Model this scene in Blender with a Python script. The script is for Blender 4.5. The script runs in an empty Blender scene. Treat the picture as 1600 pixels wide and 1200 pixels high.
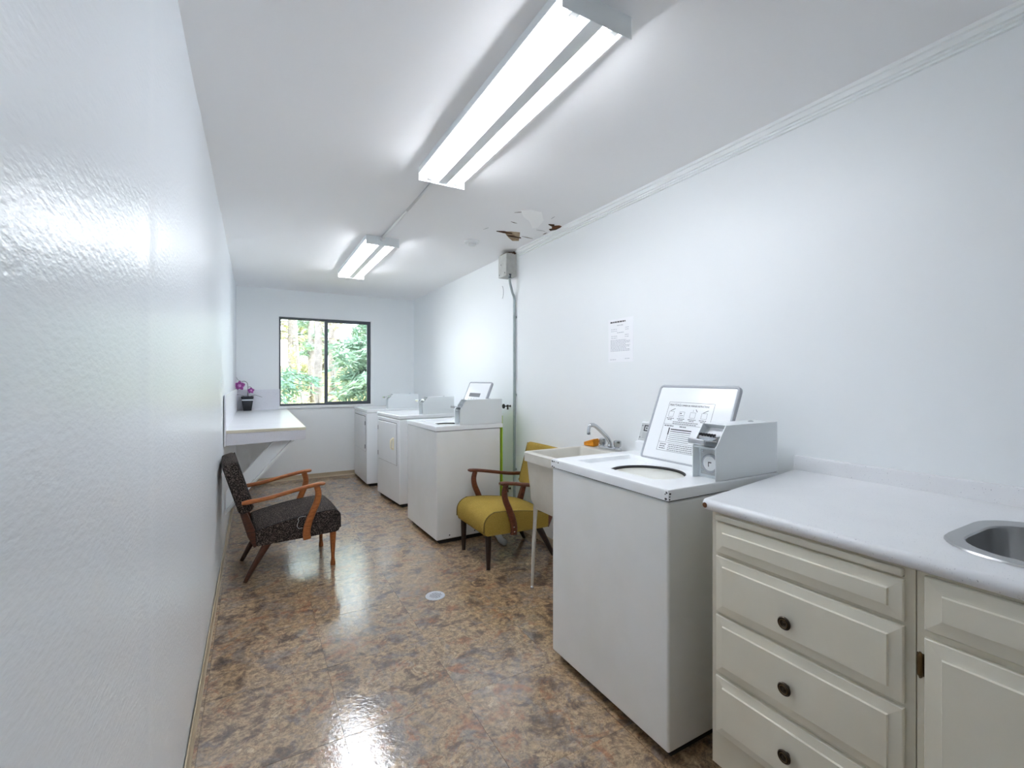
import bpy, bmesh, math, random
from mathutils import Vector, Matrix
random.seed(7)
C = bpy.context.scene.collection
SC = bpy.context.scene
PI = math.pi

def lin(r, g=None, b=None):
    if g is None: g = b = r
    def f(v):
        v /= 255.0
        return v / 12.92 if v <= 0.04045 else ((v + 0.055) / 1.055) ** 2.4
    return (f(r), f(g), f(b), 1.0)

# ------------------------------------------------------------------ camera
FPX = 718.0
YAW = math.atan((800 - 398) / FPX)
cam_data = bpy.data.cameras.new('camera')
cam = bpy.data.objects.new('camera', cam_data); C.objects.link(cam)
cam_data.sensor_fit = 'HORIZONTAL'; cam_data.sensor_width = 36.0
cam_data.lens = FPX / 1600.0 * 36.0
cam_data.shift_y = -9.0 / 1600.0
cam_data.clip_start = 0.02
cam.location = (0, 0, 1.296)
cam.rotation_euler = (PI / 2, 0, -YAW)
SC.camera = cam

# ------------------------------------------------------------------ world, sun, exposure
w = bpy.data.worlds.new('sky'); SC.world = w; w.use_nodes = True
bg = w.node_tree.nodes['Background']
bg.inputs['Color'].default_value = (0.86, 0.94, 1.0, 1)
bg.inputs['Strength'].default_value = 3.0
sd = bpy.data.lights.new('sun', 'SUN'); sd.energy = 2.6; sd.angle = 0.03; sd.color = (1.0, 0.95, 0.84)
so = bpy.data.objects.new('sun', sd); C.objects.link(so)
so.rotation_euler = (math.radians(38), 0, math.radians(28))
SC.view_settings.view_transform = 'Standard'
SC.view_settings.look = 'None'
SC.view_settings.gamma = 1.0
SC.view_settings.use_curve_mapping = False
SC.view_settings.exposure = 0.74
TUBE_STRENGTH = 26.0
TUBE_COLOR = (0.915, 0.938, 1.0, 1)
try:
    SC.cycles.use_denoising = True
    SC.cycles.max_bounces = 16
    SC.cycles.diffuse_bounces = 14
    SC.cycles.sample_clamp_indirect = 8.0
    SC.cycles.caustics_reflective = False
    SC.cycles.caustics_refractive = False
except Exception:
    pass

# ------------------------------------------------------------------ materials
def nmat(name):
    m = bpy.data.materials.new(name); m.use_nodes = True
    nt = m.node_tree
    return m, nt, nt.nodes['Principled BSDF']

def mat(name, col, rough=0.5, metal=0.0, spec=0.5, bump=None, var=None, coat=0.0, coat_rough=0.1, speck=None):
    """bump=(scale,strength,dist)  var=(scale,colour2,amount)  speck=(scale,threshold,colour)"""
    m, nt, p = nmat(name)
    N, L = nt.nodes, nt.links
    p.inputs['Base Color'].default_value = col
    p.inputs['Roughness'].default_value = rough
    p.inputs['Metallic'].default_value = metal
    p.inputs['Specular IOR Level'].default_value = spec
    p.inputs['Coat Weight'].default_value = coat
    p.inputs['Coat Roughness'].default_value = coat_rough
    geo = None
    if bump or var or speck:
        geo = N.new('ShaderNodeTexCoord')
    last = None
    if var:
        n = N.new('ShaderNodeTexNoise'); n.inputs['Scale'].default_value = var[0]; n.inputs['Detail'].default_value = 5
        L.new(geo.outputs['Object'], n.inputs['Vector'])
        r = N.new('ShaderNodeValToRGB'); r.color_ramp.elements[0].position = 0.35; r.color_ramp.elements[1].position = 0.7
        r.color_ramp.elements[0].color = (0, 0, 0, 1); r.color_ramp.elements[1].color = (var[2],) * 3 + (1,)
        L.new(n.outputs['Fac'], r.inputs['Fac'])
        mx = N.new('ShaderNodeMix'); mx.data_type = 'RGBA'
        L.new(r.outputs['Color'], mx.inputs['Factor'])
        mx.inputs['A'].default_value = col; mx.inputs['B'].default_value = var[1]
        last = mx.outputs['Result']
    if speck:
        n = N.new('ShaderNodeTexNoise'); n.inputs['Scale'].default_value = speck[0]; n.inputs['Detail'].default_value = 2
        L.new(geo.outputs['Object'], n.inputs['Vector'])
        r = N.new('ShaderNodeValToRGB'); r.color_ramp.elements[0].position = speck[1]; r.color_ramp.elements[1].position = speck[1] + 0.05
        r.color_ramp.elements[0].color = (0, 0, 0, 1); r.color_ramp.elements[1].color = (1, 1, 1, 1)
        L.new(n.outputs['Fac'], r.inputs['Fac'])
        mx = N.new('ShaderNodeMix'); mx.data_type = 'RGBA'
        L.new(r.outputs['Color'], mx.inputs['Factor'])
        if last: L.new(last, mx.inputs['A'])
        else: mx.inputs['A'].default_value = col
        mx.inputs['B'].default_value = speck[2]
        last = mx.outputs['Result']
    if last: L.new(last, p.inputs['Base Color'])
    if bump:
        n = N.new('ShaderNodeTexNoise'); n.inputs['Scale'].default_value = bump[0]; n.inputs['Detail'].default_value = 3
        L.new(geo.outputs['Object'], n.inputs['Vector'])
        b = N.new('ShaderNodeBump'); b.inputs['Strength'].default_value = bump[1]; b.inputs['Distance'].default_value = bump[2]
        L.new(n.outputs['Fac'], b.inputs['Height']); L.new(b.outputs['Normal'], p.inputs['Normal'])
    return m

M = {}
M['wall'] = mat('wall_paint', lin(240, 243, 244), 0.42, bump=(40, 0.06, 0.003), spec=0.45)
M['wall_far'] = mat('wall_paint_far', lin(240, 243, 244), 0.45, bump=(40, 0.06, 0.003), spec=0.4)
M['ceiling'] = mat('ceiling_paint', lin(243, 243, 244), 0.75, bump=(30, 0.1, 0.004), spec=0.25)
M['trim'] = mat('trim_paint', lin(242, 244, 244), 0.4)
M['base'] = mat('vinyl_baseboard', lin(176, 160, 134), 0.5, var=(6, lin(196, 182, 158), 0.6))
M['enamel'] = mat('white_enamel', lin(238, 240, 242), 0.22, spec=0.5, var=(3, lin(230, 233, 234), 0.5))
M['enamel_old'] = mat('aged_enamel', lin(234, 235, 234), 0.3, var=(4, lin(224, 225, 221), 0.6))
M['toe'] = mat('black_toe', lin(28, 26, 25), 0.7)
M['box_paint'] = mat('light_grey_paint', lin(226, 231, 233), 0.35)
M['rim_grey'] = mat('grey_rim', lin(165, 168, 174), 0.4)
M['panel_grey'] = mat('grey_panel', lin(186, 189, 189), 0.45)
M['rubber'] = mat('black_rubber', lin(24, 24, 25), 0.6)
M['ink'] = mat('black_ink', lin(45, 45, 50), 0.6)
M['ink_soft'] = mat('soft_ink', lin(135, 137, 142), 0.6)
M['ink_pale'] = mat('pale_ink', lin(186, 188, 196), 0.6)
M['ink_grey'] = mat('grey_ink', lin(112, 114, 118), 0.6)
M['chrome'] = mat('chrome', lin(205, 208, 212), 0.16, metal=1.0)
M['steel'] = mat('brushed_steel', lin(176, 177, 178), 0.32, metal=1.0, bump=(60, 0.06, 0.002))
M['galv'] = mat('galvanised', lin(172, 183, 184), 0.42, metal=0.35, var=(20, lin(146, 157, 158), 0.5))
M['handle_cream'] = mat('cream_plastic', lin(240, 232, 206), 0.4)
M['tub'] = mat('tub_plastic', lin(206, 203, 194), 0.45, var=(9, lin(190, 186, 174), 0.6), bump=(140, 0.1, 0.002))
M['leg_white'] = mat('leg_metal', lin(200, 198, 192), 0.35, metal=0.35)
M['laminate'] = mat('white_laminate', lin(232, 233, 235), 0.3, speck=(260, 0.68, lin(176, 176, 184)), var=(5, lin(224, 225, 228), 0.6))
M['laminate_lav'] = mat('speckled_lavender_laminate', lin(226, 226, 232), 0.35, speck=(220, 0.66, lin(178, 176, 186)))
M['edge_cream'] = mat('cream_edge', lin(222, 216, 196), 0.45)
M['cabinet'] = mat('cream_cabinet_paint', lin(230, 226, 211), 0.42, var=(5, lin(222, 216, 198), 0.7), bump=(90, 0.05, 0.002))
M['cab_edge'] = mat('cream_frame_paint', lin(217, 212, 196), 0.5, var=(8, lin(204, 197, 177), 0.7))
M['bronze'] = mat('dark_bronze', lin(66, 56, 46), 0.35, metal=0.8)
M['brass_old'] = mat('antique_brass', lin(104, 84, 54), 0.4, metal=0.8)
M['alu_dark'] = mat('dark_aluminium', lin(84, 90, 98), 0.45, metal=0.3)
M['lime'] = mat('lime_plastic', lin(158, 190, 44), 0.5)
M['sponge'] = mat('orange_sponge', lin(226, 152, 20), 0.85, bump=(160, 0.8, 0.004), var=(60, lin(190, 104, 10), 0.8))
M['paper'] = mat('paper', lin(246, 247, 250), 0.7)
M['pot'] = mat('black_pot', lin(34, 37, 42), 0.35)
M['pot_band'] = mat('white_band', lin(222, 224, 226), 0.5)
M['petal'] = mat('orchid_petal', lin(126, 44, 120), 0.5, var=(40, lin(182, 92, 170), 0.8))
M['petal_mid'] = mat('orchid_heart', lin(206, 140, 196), 0.5)
M['stem'] = mat('dark_green_stem', lin(58, 68, 56), 0.5)
M['brown_torn'] = mat('torn_board', lin(176, 158, 132), 0.9, var=(30, lin(120, 84, 50), 0.8))
M['dark_torn'] = mat('dark_hole', lin(74, 52, 34), 0.9)
M['rust'] = mat('rusty_hole', lin(128, 78, 40), 0.9, var=(40, lin(66, 44, 30), 0.9))
M['fresh'] = mat('fresh_plaster', lin(254, 254, 254), 0.6)
M['grey_box'] = mat('grey_box_paint', lin(196, 197, 194), 0.5, var=(25, lin(176, 176, 170), 0.6))
M['drain_rim'] = mat('drain_metal', lin(196, 198, 204), 0.35, metal=0.3)
M['white_plastic'] = mat('white_plastic', lin(232, 234, 234), 0.45)
M['fixture'] = mat('fixture_enamel', lin(236, 241, 243), 0.35)
M['tub_inner'] = mat('washer_tub', lin(216, 215, 206), 0.3)

def wood(name, c1, c2, rough=0.32, scale=9):
    m, nt, p = nmat(name); N, L = nt.nodes, nt.links
    tc = N.new('ShaderNodeTexCoord'); mp = N.new('ShaderNodeMapping')
    mp.inputs['Scale'].default_value = (3, 22, 22)
    L.new(tc.outputs['Object'], mp.inputs['Vector'])
    n = N.new('ShaderNodeTexNoise'); n.inputs['Scale'].default_value = scale; n.inputs['Detail'].default_value = 6
    L.new(mp.outputs['Vector'], n.inputs['Vector'])
    r = N.new('ShaderNodeValToRGB'); r.color_ramp.elements[0].color = c1; r.color_ramp.elements[1].color = c2
    r.color_ramp.elements[0].position = 0.3; r.color_ramp.elements[1].position = 0.72
    L.new(n.outputs['Fac'], r.inputs['Fac']); L.new(r.outputs['Color'], p.inputs['Base Color'])
    p.inputs['Roughness'].default_value = rough
    return m
M['teak'] = wood('orange_brown_wood', lin(122, 66, 30), lin(176, 106, 56))
M['teak_dark'] = wood('dark_brown_wood', lin(48, 24, 14), lin(84, 44, 24))
M['walnut'] = wood('reddish_brown_wood', lin(70, 34, 20), lin(118, 64, 40))
M['ebony'] = wood('near_black_wood', lin(28, 18, 14), lin(48, 30, 22))

def fabric(name, c1, c2, flecks, fleck_amt, scale):
    m, nt, p = nmat(name); N, L = nt.nodes, nt.links
    tc = N.new('ShaderNodeTexCoord')
    n = N.new('ShaderNodeTexNoise'); n.inputs['Scale'].default_value = scale; n.inputs['Detail'].default_value = 2
    L.new(tc.outputs['Object'], n.inputs['Vector'])
    r = N.new('ShaderNodeValToRGB'); e = r.color_ramp.elements
    e[0].position = 0.36; e[0].color = c1; e[1].position = 0.58; e[1].color = c2
    x = e.new(fleck_amt); x.color = flecks
    L.new(n.outputs['Fac'], r.inputs['Fac'])
    big = N.new('ShaderNodeTexNoise'); big.inputs['Scale'].default_value = 7
    L.new(tc.outputs['Object'], big.inputs['Vector'])
    mx = N.new('ShaderNodeMix'); mx.data_type = 'RGBA'; mx.blend_type = 'MULTIPLY'; mx.inputs['Factor'].default_value = 0.35
    L.new(r.outputs['Color'], mx.inputs['A']); L.new(big.outputs['Fac'], mx.inputs['B'])
    L.new(mx.outputs['Result'], p.inputs['Base Color'])
    b = N.new('ShaderNodeBump'); b.inputs['Strength'].default_value = 0.5; b.inputs['Distance'].default_value = 0.002
    L.new(n.outputs['Fac'], b.inputs['Height']); L.new(b.outputs['Normal'], p.inputs['Normal'])
    p.inputs['Roughness'].default_value = 0.85
    p.inputs['Specular IOR Level'].default_value = 0.12
    return m
M['tweed'] = fabric('dark_tweed', lin(22, 19, 19), lin(54, 46, 43), lin(168, 154, 144), 0.68, 300)
M['mustard'] = fabric('mustard_weave', lin(152, 126, 52), lin(181, 152, 74), lin(196, 170, 94), 0.8, 260)
M['mustard_pipe'] = mat('mustard_piping', lin(104, 86, 34), 0.85)
M['tweed_pipe'] = mat('black_piping', lin(30, 27, 27), 0.8)

def glass_mat():
    m, nt, p = nmat('window_glass'); N, L = nt.nodes, nt.links
    g = N.new('ShaderNodeBsdfGlossy'); g.inputs['Roughness'].default_value = 0.02
    t = N.new('ShaderNodeBsdfTransparent'); t.inputs['Color'].default_value = (0.93, 0.96, 0.96, 1)
    f = N.new('ShaderNodeFresnel'); f.inputs['IOR'].default_value = 1.45
    mx = N.new('ShaderNodeMixShader')
    L.new(f.outputs['Fac'], mx.inputs['Fac']); L.new(t.outputs['BSDF'], mx.inputs[1]); L.new(g.outputs['BSDF'], mx.inputs[2])
    L.new(mx.outputs['Shader'], N['Material Output'].inputs['Surface'])
    return m
M['glass'] = glass_mat()

def emit_mat():
    m, nt, p = nmat('fluorescent_glow')
    p.inputs['Base Color'].default_value = (0.9, 0.9, 0.9, 1)
    p.inputs['Emission Color'].default_value = TUBE_COLOR
    p.inputs['Emission Strength'].default_value = TUBE_STRENGTH
    return m
M['tube_glow'] = emit_mat()

def tile_mat():
    m, nt, p = nmat('mottled_stone_vinyl'); N, L = nt.nodes, nt.links
    geo = N.new('ShaderNodeNewGeometry'); oi = N.new('ShaderNodeObjectInfo')
    off = N.new('ShaderNodeVectorMath'); off.operation = 'MULTIPLY'; off.inputs[1].default_value = (37, 53, 0)
    comb = N.new('ShaderNodeCombineXYZ')
    L.new(oi.outputs['Random'], comb.inputs[0]); L.new(oi.outputs['Random'], comb.inputs[1])
    L.new(comb.outputs['Vector'], off.inputs[0])
    add = N.new('ShaderNodeVectorMath'); add.operation = 'ADD'
    L.new(geo.outputs['Position'], add.inputs[0]); L.new(off.outputs['Vector'], add.inputs[1])
    def noise(scale, detail, dist, rough=0.6, vec=None):
        n = N.new('ShaderNodeTexNoise'); n.inputs['Scale'].default_value = scale; n.inputs['Detail'].default_value = detail
        n.inputs['Distortion'].default_value = dist; n.inputs['Roughness'].default_value = rough
        L.new((vec or add).outputs['Vector'], n.inputs['Vector']); return n
    n1 = noise(8, 12, 0.35, 0.74)
    r1 = N.new('ShaderNodeValToRGB'); e = r1.color_ramp.elements
    e[0].position = 0.33; e[0].color = lin(58, 46, 38)
    e[1].position = 0.72; e[1].color = lin(200, 176, 142)
    for pos, c in ((0.42, lin(104, 82, 62)), (0.475, lin(150, 122, 92)), (0.52, lin(180, 152, 116)), (0.565, lin(130, 102, 74)), (0.62, lin(186, 160, 126))):
        x = e.new(pos); x.color = c
    L.new(n1.outputs['Fac'], r1.inputs['Fac'])
    n2 = noise(6.0, 10, 0.6, 0.75)
    r2 = N.new('ShaderNodeValToRGB'); e = r2.color_ramp.elements
    e[0].position = 0.50; e[0].color = (0, 0, 0, 1); e[1].position = 0.60; e[1].color = (0.75, 0.75, 0.75, 1)
    mp = N.new('ShaderNodeVectorMath'); mp.operation = 'ADD'; mp.inputs[1].default_value = (5.3, 1.7, 9.1)
    L.new(add.outputs['Vector'], mp.inputs[0])
    L.new(mp.outputs['Vector'], n2.inputs['Vector'])
    L.new(n2.outputs['Fac'], r2.inputs['Fac'])
    mx = N.new('ShaderNodeMix'); mx.data_type = 'RGBA'
    L.new(r2.outputs['Color'], mx.inputs['Factor']); L.new(r1.outputs['Color'], mx.inputs['A']); mx.inputs['B'].default_value = lin(134, 122, 114)
    n3 = noise(7.0, 10, 0.6, 0.75)
    mp3 = N.new('ShaderNodeVectorMath'); mp3.operation = 'ADD'; mp3.inputs[1].default_value = (15.3, 21.7, 3.1)
    L.new(add.outputs['Vector'], mp3.inputs[0]); L.new(mp3.outputs['Vector'], n3.inputs['Vector'])
    r3 = N.new('ShaderNodeValToRGB'); e = r3.color_ramp.elements
    e[0].position = 0.54; e[0].color = (0, 0, 0, 1); e[1].position = 0.62; e[1].color = (0.75, 0.75, 0.75, 1)
    L.new(n3.outputs['Fac'], r3.inputs['Fac'])
    mx2 = N.new('ShaderNodeMix'); mx2.data_type = 'RGBA'
    L.new(r3.outputs['Color'], mx2.inputs['Factor']); L.new(mx.outputs['Result'], mx2.inputs['A']); mx2.inputs['B'].default_value = lin(150, 98, 62)
    n4 = noise(34, 8, 0.4, 0.75)
    r4 = N.new('ShaderNodeValToRGB'); e = r4.color_ramp.elements
    e[0].position = 0.36; e[0].color = (0.42, 0.42, 0.42, 1); e[1].position = 0.64; e[1].color = (1.3, 1.3, 1.3, 1)
    L.new(n4.outputs['Fac'], r4.inputs['Fac'])
    mx3 = N.new('ShaderNodeMix'); mx3.data_type = 'RGBA'; mx3.blend_type = 'MULTIPLY'; mx3.inputs['Factor'].default_value = 1.0
    L.new(mx2.outputs['Result'], mx3.inputs['A']); L.new(r4.outputs['Color'], mx3.inputs['B'])
    L.new(mx3.outputs['Result'], p.inputs['Base Color'])
    p.inputs['Roughness'].default_value = 0.5
    p.inputs['Specular IOR Level'].default_value = 0.25
    p.inputs['Coat Weight'].default_value = 1.0; p.inputs['Coat Roughness'].default_value = 0.10; p.inputs['Coat IOR'].default_value = 2.0
    nb = noise(45, 4, 0.2)
    b = N.new('ShaderNodeBump'); b.inputs['Strength'].default_value = 0.22; b.inputs['Distance'].default_value = 0.004
    L.new(nb.outputs['Fac'], b.inputs['Height']); L.new(b.outputs['Normal'], p.inputs['Normal']); L.new(b.outputs['Normal'], p.inputs['Coat Normal'])
    return m
M['tile'] = tile_mat()
M['joint'] = mat('tile_joint', lin(60, 50, 40), 0.9)

def left_wall_mat():
    m, nt, p = nmat('orange_peel_wall_paint'); N, L = nt.nodes, nt.links
    p.inputs['Base Color'].default_value = lin(236, 241, 246)
    p.inputs['Roughness'].default_value = 0.28
    p.inputs['Specular IOR Level'].default_value = 0.55
    geo = N.new('ShaderNodeNewGeometry')
    mp = N.new('ShaderNodeMapping'); mp.inputs['Rotation'].default_value = (math.radians(35), 0, 0); mp.inputs['Scale'].default_value = (1, 0.5, 1.3)
    L.new(geo.outputs['Position'], mp.inputs['Vector'])
    n = N.new('ShaderNodeTexNoise'); n.inputs['Scale'].default_value = 85; n.inputs['Detail'].default_value = 2
    L.new(mp.outputs['Vector'], n.inputs['Vector'])
    b = N.new('ShaderNodeBump'); b.inputs['Strength'].default_value = 0.34; b.inputs['Distance'].default_value = 0.003
    L.new(n.outputs['Fac'], b.inputs['Height']); L.new(b.outputs['Normal'], p.inputs['Normal'])
    return m
M['wall_left'] = left_wall_mat()

# ------------------------------------------------------------------ mesh helpers
def obj(name, bm, m=None, parent=None, smooth=False, label=None, angle=None, wn=False):
    me = bpy.data.meshes.new(name)
    bmesh.ops.recalc_face_normals(bm, faces=bm.faces[:])
    bm.to_mesh(me); bm.free()
    if m is not None:
        for k in (m if isinstance(m, (list, tuple)) else [m]):
            me.materials.append(M[k] if isinstance(k, str) else k)
    if smooth:
        me.polygons.foreach_set('use_smooth', [True] * len(me.polygons))
        if angle is not None:
            try: me.set_sharp_from_angle(angle=math.radians(angle))
            except Exception: pass
    o = bpy.data.objects.new(name, me); C.objects.link(o)
    if wn:
        md = o.modifiers.new('weighted', 'WEIGHTED_NORMAL'); md.keep_sharp = True; md.weight = 100
    if parent is not None: o.parent = parent
    if label: o['label'] = label
    return o

def B(): return bmesh.new()

def box(bm, x0, x1, y0, y1, z0, z1, bev=0.0, seg=2, mi=0):
    vs = [bm.verts.new(p) for p in ((x0, y0, z0), (x1, y0, z0), (x1, y1, z0), (x0, y1, z0), (x0, y0, z1), (x1, y0, z1), (x1, y1, z1), (x0, y1, z1))]
    fs = [bm.faces.new([vs[i] for i in f]) for f in ((3, 2, 1, 0), (4, 5, 6, 7), (0, 1, 5, 4), (1, 2, 6, 5), (2, 3, 7, 6), (3, 0, 4, 7))]
    for f in fs: f.material_index = mi
    if bev > 0:
        es = list({e for f in fs for e in f.edges})
        bmesh.ops.bevel(bm, geom=es, offset=bev, segments=seg, profile=0.5, affect='EDGES', clamp_overlap=True)
    return vs

def loft(bm, loops, cap=True, closed=True, mi=0):
    rows = [[bm.verts.new(p) for p in lp] for lp in loops]
    n = len(rows[0])
    for a, b in zip(rows, rows[1:]):
        for i in range(n if closed else n - 1):
            j = (i + 1) % n
            try: bm.faces.new((a[i], a[j], b[j], b[i])).material_index = mi
            except ValueError: pass
    if cap:
        for r in (rows[0], rows[-1]):
            try: bm.faces.new(r).material_index = mi
            except ValueError: pass
    return rows

def frame_of(d):
    d = d.normalized()
    a = Vector((0, 0, 1)) if abs(d.z) < 0.9 else Vector((1, 0, 0))
    u = d.cross(a).normalized(); v = u.cross(d).normalized()
    return u, v

def tube(bm, pts, r, n=10, cap=True, mi=0):
    pts = [Vector(p) for p in pts]
    rs = r if isinstance(r, (list, tuple)) else [r] * len(pts)
    loops = []; u = v = None
    for i, p in enumerate(pts):
        d = (pts[min(i + 1, len(pts) - 1)] - pts[max(i - 1, 0)])
        if u is None: u, v = frame_of(d)
        else:
            d = d.normalized()
            u = (u - d * u.dot(d)).normalized(); v = d.cross(u)
        loops.append([p + (u * math.cos(2 * PI * k / n) + v * math.sin(2 * PI * k / n)) * rs[i] for k in range(n)])
    loft(bm, loops, cap, mi=mi)

def lathe(bm, prof, c=(0, 0, 0), n=24, axis='z', mi=0, cap=True):
    """prof: list of (radius, height)"""
    loops = []
    for r, h in prof:
        lp = []
        for k in range(n):
            a = 2 * PI * k / n
            if axis == 'z': lp.append((c[0] + r * math.cos(a), c[1] + r * math.sin(a), c[2] + h))
            elif axis == 'x': lp.append((c[0] + h, c[1] + r * math.cos(a), c[2] + r * math.sin(a)))
            else: lp.append((c[0] + r * math.cos(a), c[1] + h, c[2] + r * math.sin(a)))
        loops.append(lp)
    loft(bm, loops, cap, mi=mi)

def prism(bm, poly, y0, y1, axis='y', mi=0, bev=0.0):
    def P(a, b, t):
        if axis == 'y': return (a, t, b)
        if axis == 'x': return (t, a, b)
        return (a, b, t)
    A = [bm.verts.new(P(a, b, y0)) for a, b in poly]; D = [bm.verts.new(P(a, b, y1)) for a, b in poly]
    fs = [bm.faces.new(A), bm.faces.new(D[::-1])]
    n = len(poly)
    for i in range(n):
        fs.append(bm.faces.new((A[i], D[i], D[(i + 1) % n], A[(i + 1) % n])))
    for f in fs: f.material_index = mi
    if bev > 0:
        bmesh.ops.bevel(bm, geom=list({e for f in fs for e in f.edges}), offset=bev, segments=2, profile=0.5, affect='EDGES', clamp_overlap=True)

def rrect(x0, x1, y0, y1, r, n=6):
    pts = []
    for cx, cy, a0 in ((x1 - r, y1 - r, 0), (x0 + r, y1 - r, PI / 2), (x0 + r, y0 + r, PI), (x1 - r, y0 + r, 1.5 * PI)):
        for k in range(n + 1):
            a = a0 + PI / 2 * k / n
            pts.append((cx + r * math.cos(a), cy + r * math.sin(a)))
    return pts

def ray_rect(c, a, x0, x1, y0, y1):
    dx, dy = math.cos(a), math.sin(a); t = 1e9
    if dx > 1e-9: t = min(t, (x1 - c[0]) / dx)
    if dx < -1e-9: t = min(t, (x0 - c[0]) / dx)
    if dy > 1e-9: t = min(t, (y1 - c[1]) / dy)
    if dy < -1e-9: t = min(t, (y0 - c[1]) / dy)
    return (c[0] + dx * t, c[1] + dy * t)

def angles_for(c, *rects, n=48):
    A = [2 * PI * k / n for k in range(n)]
    for (x0, x1, y0, y1) in rects:
        for x in (x0, x1):
            for y in (y0, y1): A.append(math.atan2(y - c[1], x - c[0]) % (2 * PI))
    A.sort(); out = []
    for a in A:
        if not out or a - out[-1] > 1e-4: out.append(a)
    return out

def sweep_xz(bm, pts, hw, y0, y1, ch=0.006):
    """flat bar following a path in the x-z plane; hw half width list; y0..y1 thickness"""
    pts = [Vector((p[0], 0, p[1])) for p in pts]; loops = []
    yc, hy = (y0 + y1) / 2, abs(y1 - y0) / 2
    hws = hw if isinstance(hw, (list, tuple)) else [hw] * len(pts)
    for i, p in enumerate(pts):
        d = (pts[min(i + 1, len(pts) - 1)] - pts[max(i - 1, 0)]).normalized()
        nrm = Vector((-d.z, 0, d.x)); h = hws[i]; c = min(ch, h * 0.6, hy * 0.6)
        sec = ((h, hy - c), (h - c, hy), (-h + c, hy), (-h, hy - c), (-h, -hy + c), (-h + c, -hy), (h - c, -hy), (h, -hy + c))
        loops.append([p + nrm * a + Vector((0, yc + b, 0)) for a, b in sec])
    loft(bm, loops)

def smooth_pts(pts, n=4):
    P = [Vector(p) for p in pts]; out = []
    for i in range(len(P) - 1):
        p0 = P[max(i - 1, 0)]; p1 = P[i]; p2 = P[i + 1]; p3 = P[min(i + 2, len(P) - 1)]
        for k in range(n):
            t = k / n
            out.append(0.5 * ((2 * p1) + (p2 - p0) * t + (2 * p0 - 5 * p1 + 4 * p2 - p3) * t * t + (3 * p1 - p0 - 3 * p2 + p3) * t ** 3))
    out.append(P[-1]); return out

def thing(name, label, cat, loc=(0, 0, 0), rotz=0.0, group=None):
    o = bpy.data.objects.new(name, None); C.objects.link(o)
    o.empty_display_size = 0.1
    o.location = loc; o.rotation_euler = (0, 0, rotz)
    o['label'] = label; o['category'] = cat
    if group: o['group'] = group
    return o

def tag(o, label, cat, group=None):
    o['label'] = label; o['category'] = cat
    if group: o['group'] = group
    return o

def struct(o):
    o['kind'] = 'structure'; return o

def text_obj(name, body, size, mt, parent, mw, thick=0.0004, align='LEFT', xscale=1.0):
    cu = bpy.data.curves.new('lettering', 'FONT'); cu.body = body; cu.size = size; cu.extrude = thick
    cu.align_x = align; cu.resolution_u = 2
    t = bpy.data.objects.new('lettering', cu); C.objects.link(t)
    dg = bpy.context.evaluated_depsgraph_get(); dg.update()
    me = bpy.data.meshes.new_from_object(t.evaluated_get(dg))
    bpy.data.objects.remove(t); bpy.data.curves.remove(cu)
    me.transform(Matrix.Diagonal((xscale, 1, 1, 1)))
    me.materials.clear(); me.materials.append(M[mt])
    o = bpy.data.objects.new(name, me); C.objects.link(o)
    o.parent = parent; o.matrix_local = mw
    return o

# ------------------------------------------------------------------ room shell
XL, XR, YB, YF, H = -0.197, 2.0, 6.47, -1.4, 2.415
WX0, WX1, WZ0, WZ1 = 0.266, 1.392, 0.945, 2.072       # window opening

# floor with tiles
bm = B(); box(bm, XL - 0.12, XR + 0.12, YF - 0.12, YB + 0.16, -0.08, -0.0022)
floor = struct(obj('floor', bm, 'joint'))
JW = 0.0012
TS, GX, GY = 0.457, 0.283, 1.742
def cuts(a, b, g):
    k = math.floor((a - g) / TS) + 1; out = [a]
    while g + k * TS < b - 0.02:
        if g + k * TS > a + 0.02: out.append(g + k * TS)
        k += 1
    return out + [b]
cx, cy = cuts(XL + 0.001, XR - 0.001, GX), cuts(YF + 0.001, YB - 0.001, GY)
cache = {}
for i in range(len(cx) - 1):
    for j in range(len(cy) - 1):
        sx, sy = cx[i + 1] - cx[i] - JW, cy[j + 1] - cy[j] - JW
        key = (round(sx, 3), round(sy, 3))
        if key not in cache:
            bm = B(); box(bm, -sx / 2, sx / 2, -sy / 2, sy / 2, -0.0022, 0.0)
            o = obj('tile', bm, 'tile', floor); cache[key] = o.data
        else:
            o = bpy.data.objects.new('tile', cache[key]); C.objects.link(o); o.parent = floor
        o.location = ((cx[i] + cx[i + 1]) / 2, (cy[j] + cy[j + 1]) / 2, 0)

bm = B(); box(bm, XL - 0.12, XR + 0.12, YF - 0.12, YB + 0.16, H, H + 0.14)
ceiling = struct(obj('ceiling', bm, 'ceiling'))

# left wall: vertical joints of the wall boards swell a few millimetres
bm = B()
ys = [YF - 0.12 + 0.02 * k for k in range(int((YB + 0.16 - YF + 0.12) / 0.02) + 1)] + [YB + 0.16]
def swell(y):
    s = 0
    for yj, a, wd in ((1.235, 0.0035, 0.05), (2.33, 0.002, 0.06), (3.70, 0.003, 0.05), (4.9, 0.002, 0.06), (0.02, 0.003, 0.06)):
        s += a * math.exp(-((y - yj) / wd) ** 2)
    return s + 0.0012 * math.sin(y * 5.1)
loops = [[(XL - 0.12, y, 0), (XL + swell(y) - 0.003, y, 0), (XL + swell(y) - 0.003, y, H), (XL - 0.12, y, H)] for y in ys]
loft(bm, loops)
wall_left = struct(obj('wall_left', bm, 'wall_left', smooth=True, angle=40))
bm = B(); box(bm, XR, XR + 0.12, YF - 0.12, YB + 0.16, 0, H)
wall_right = struct(obj('wall_right', bm, 'wall'))
bm = B(); box(bm, XL, XR, YF - 0.12, YF, 0, H)
struct(obj('wall_front', bm, 'wall_far'))
bm = B()
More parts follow.
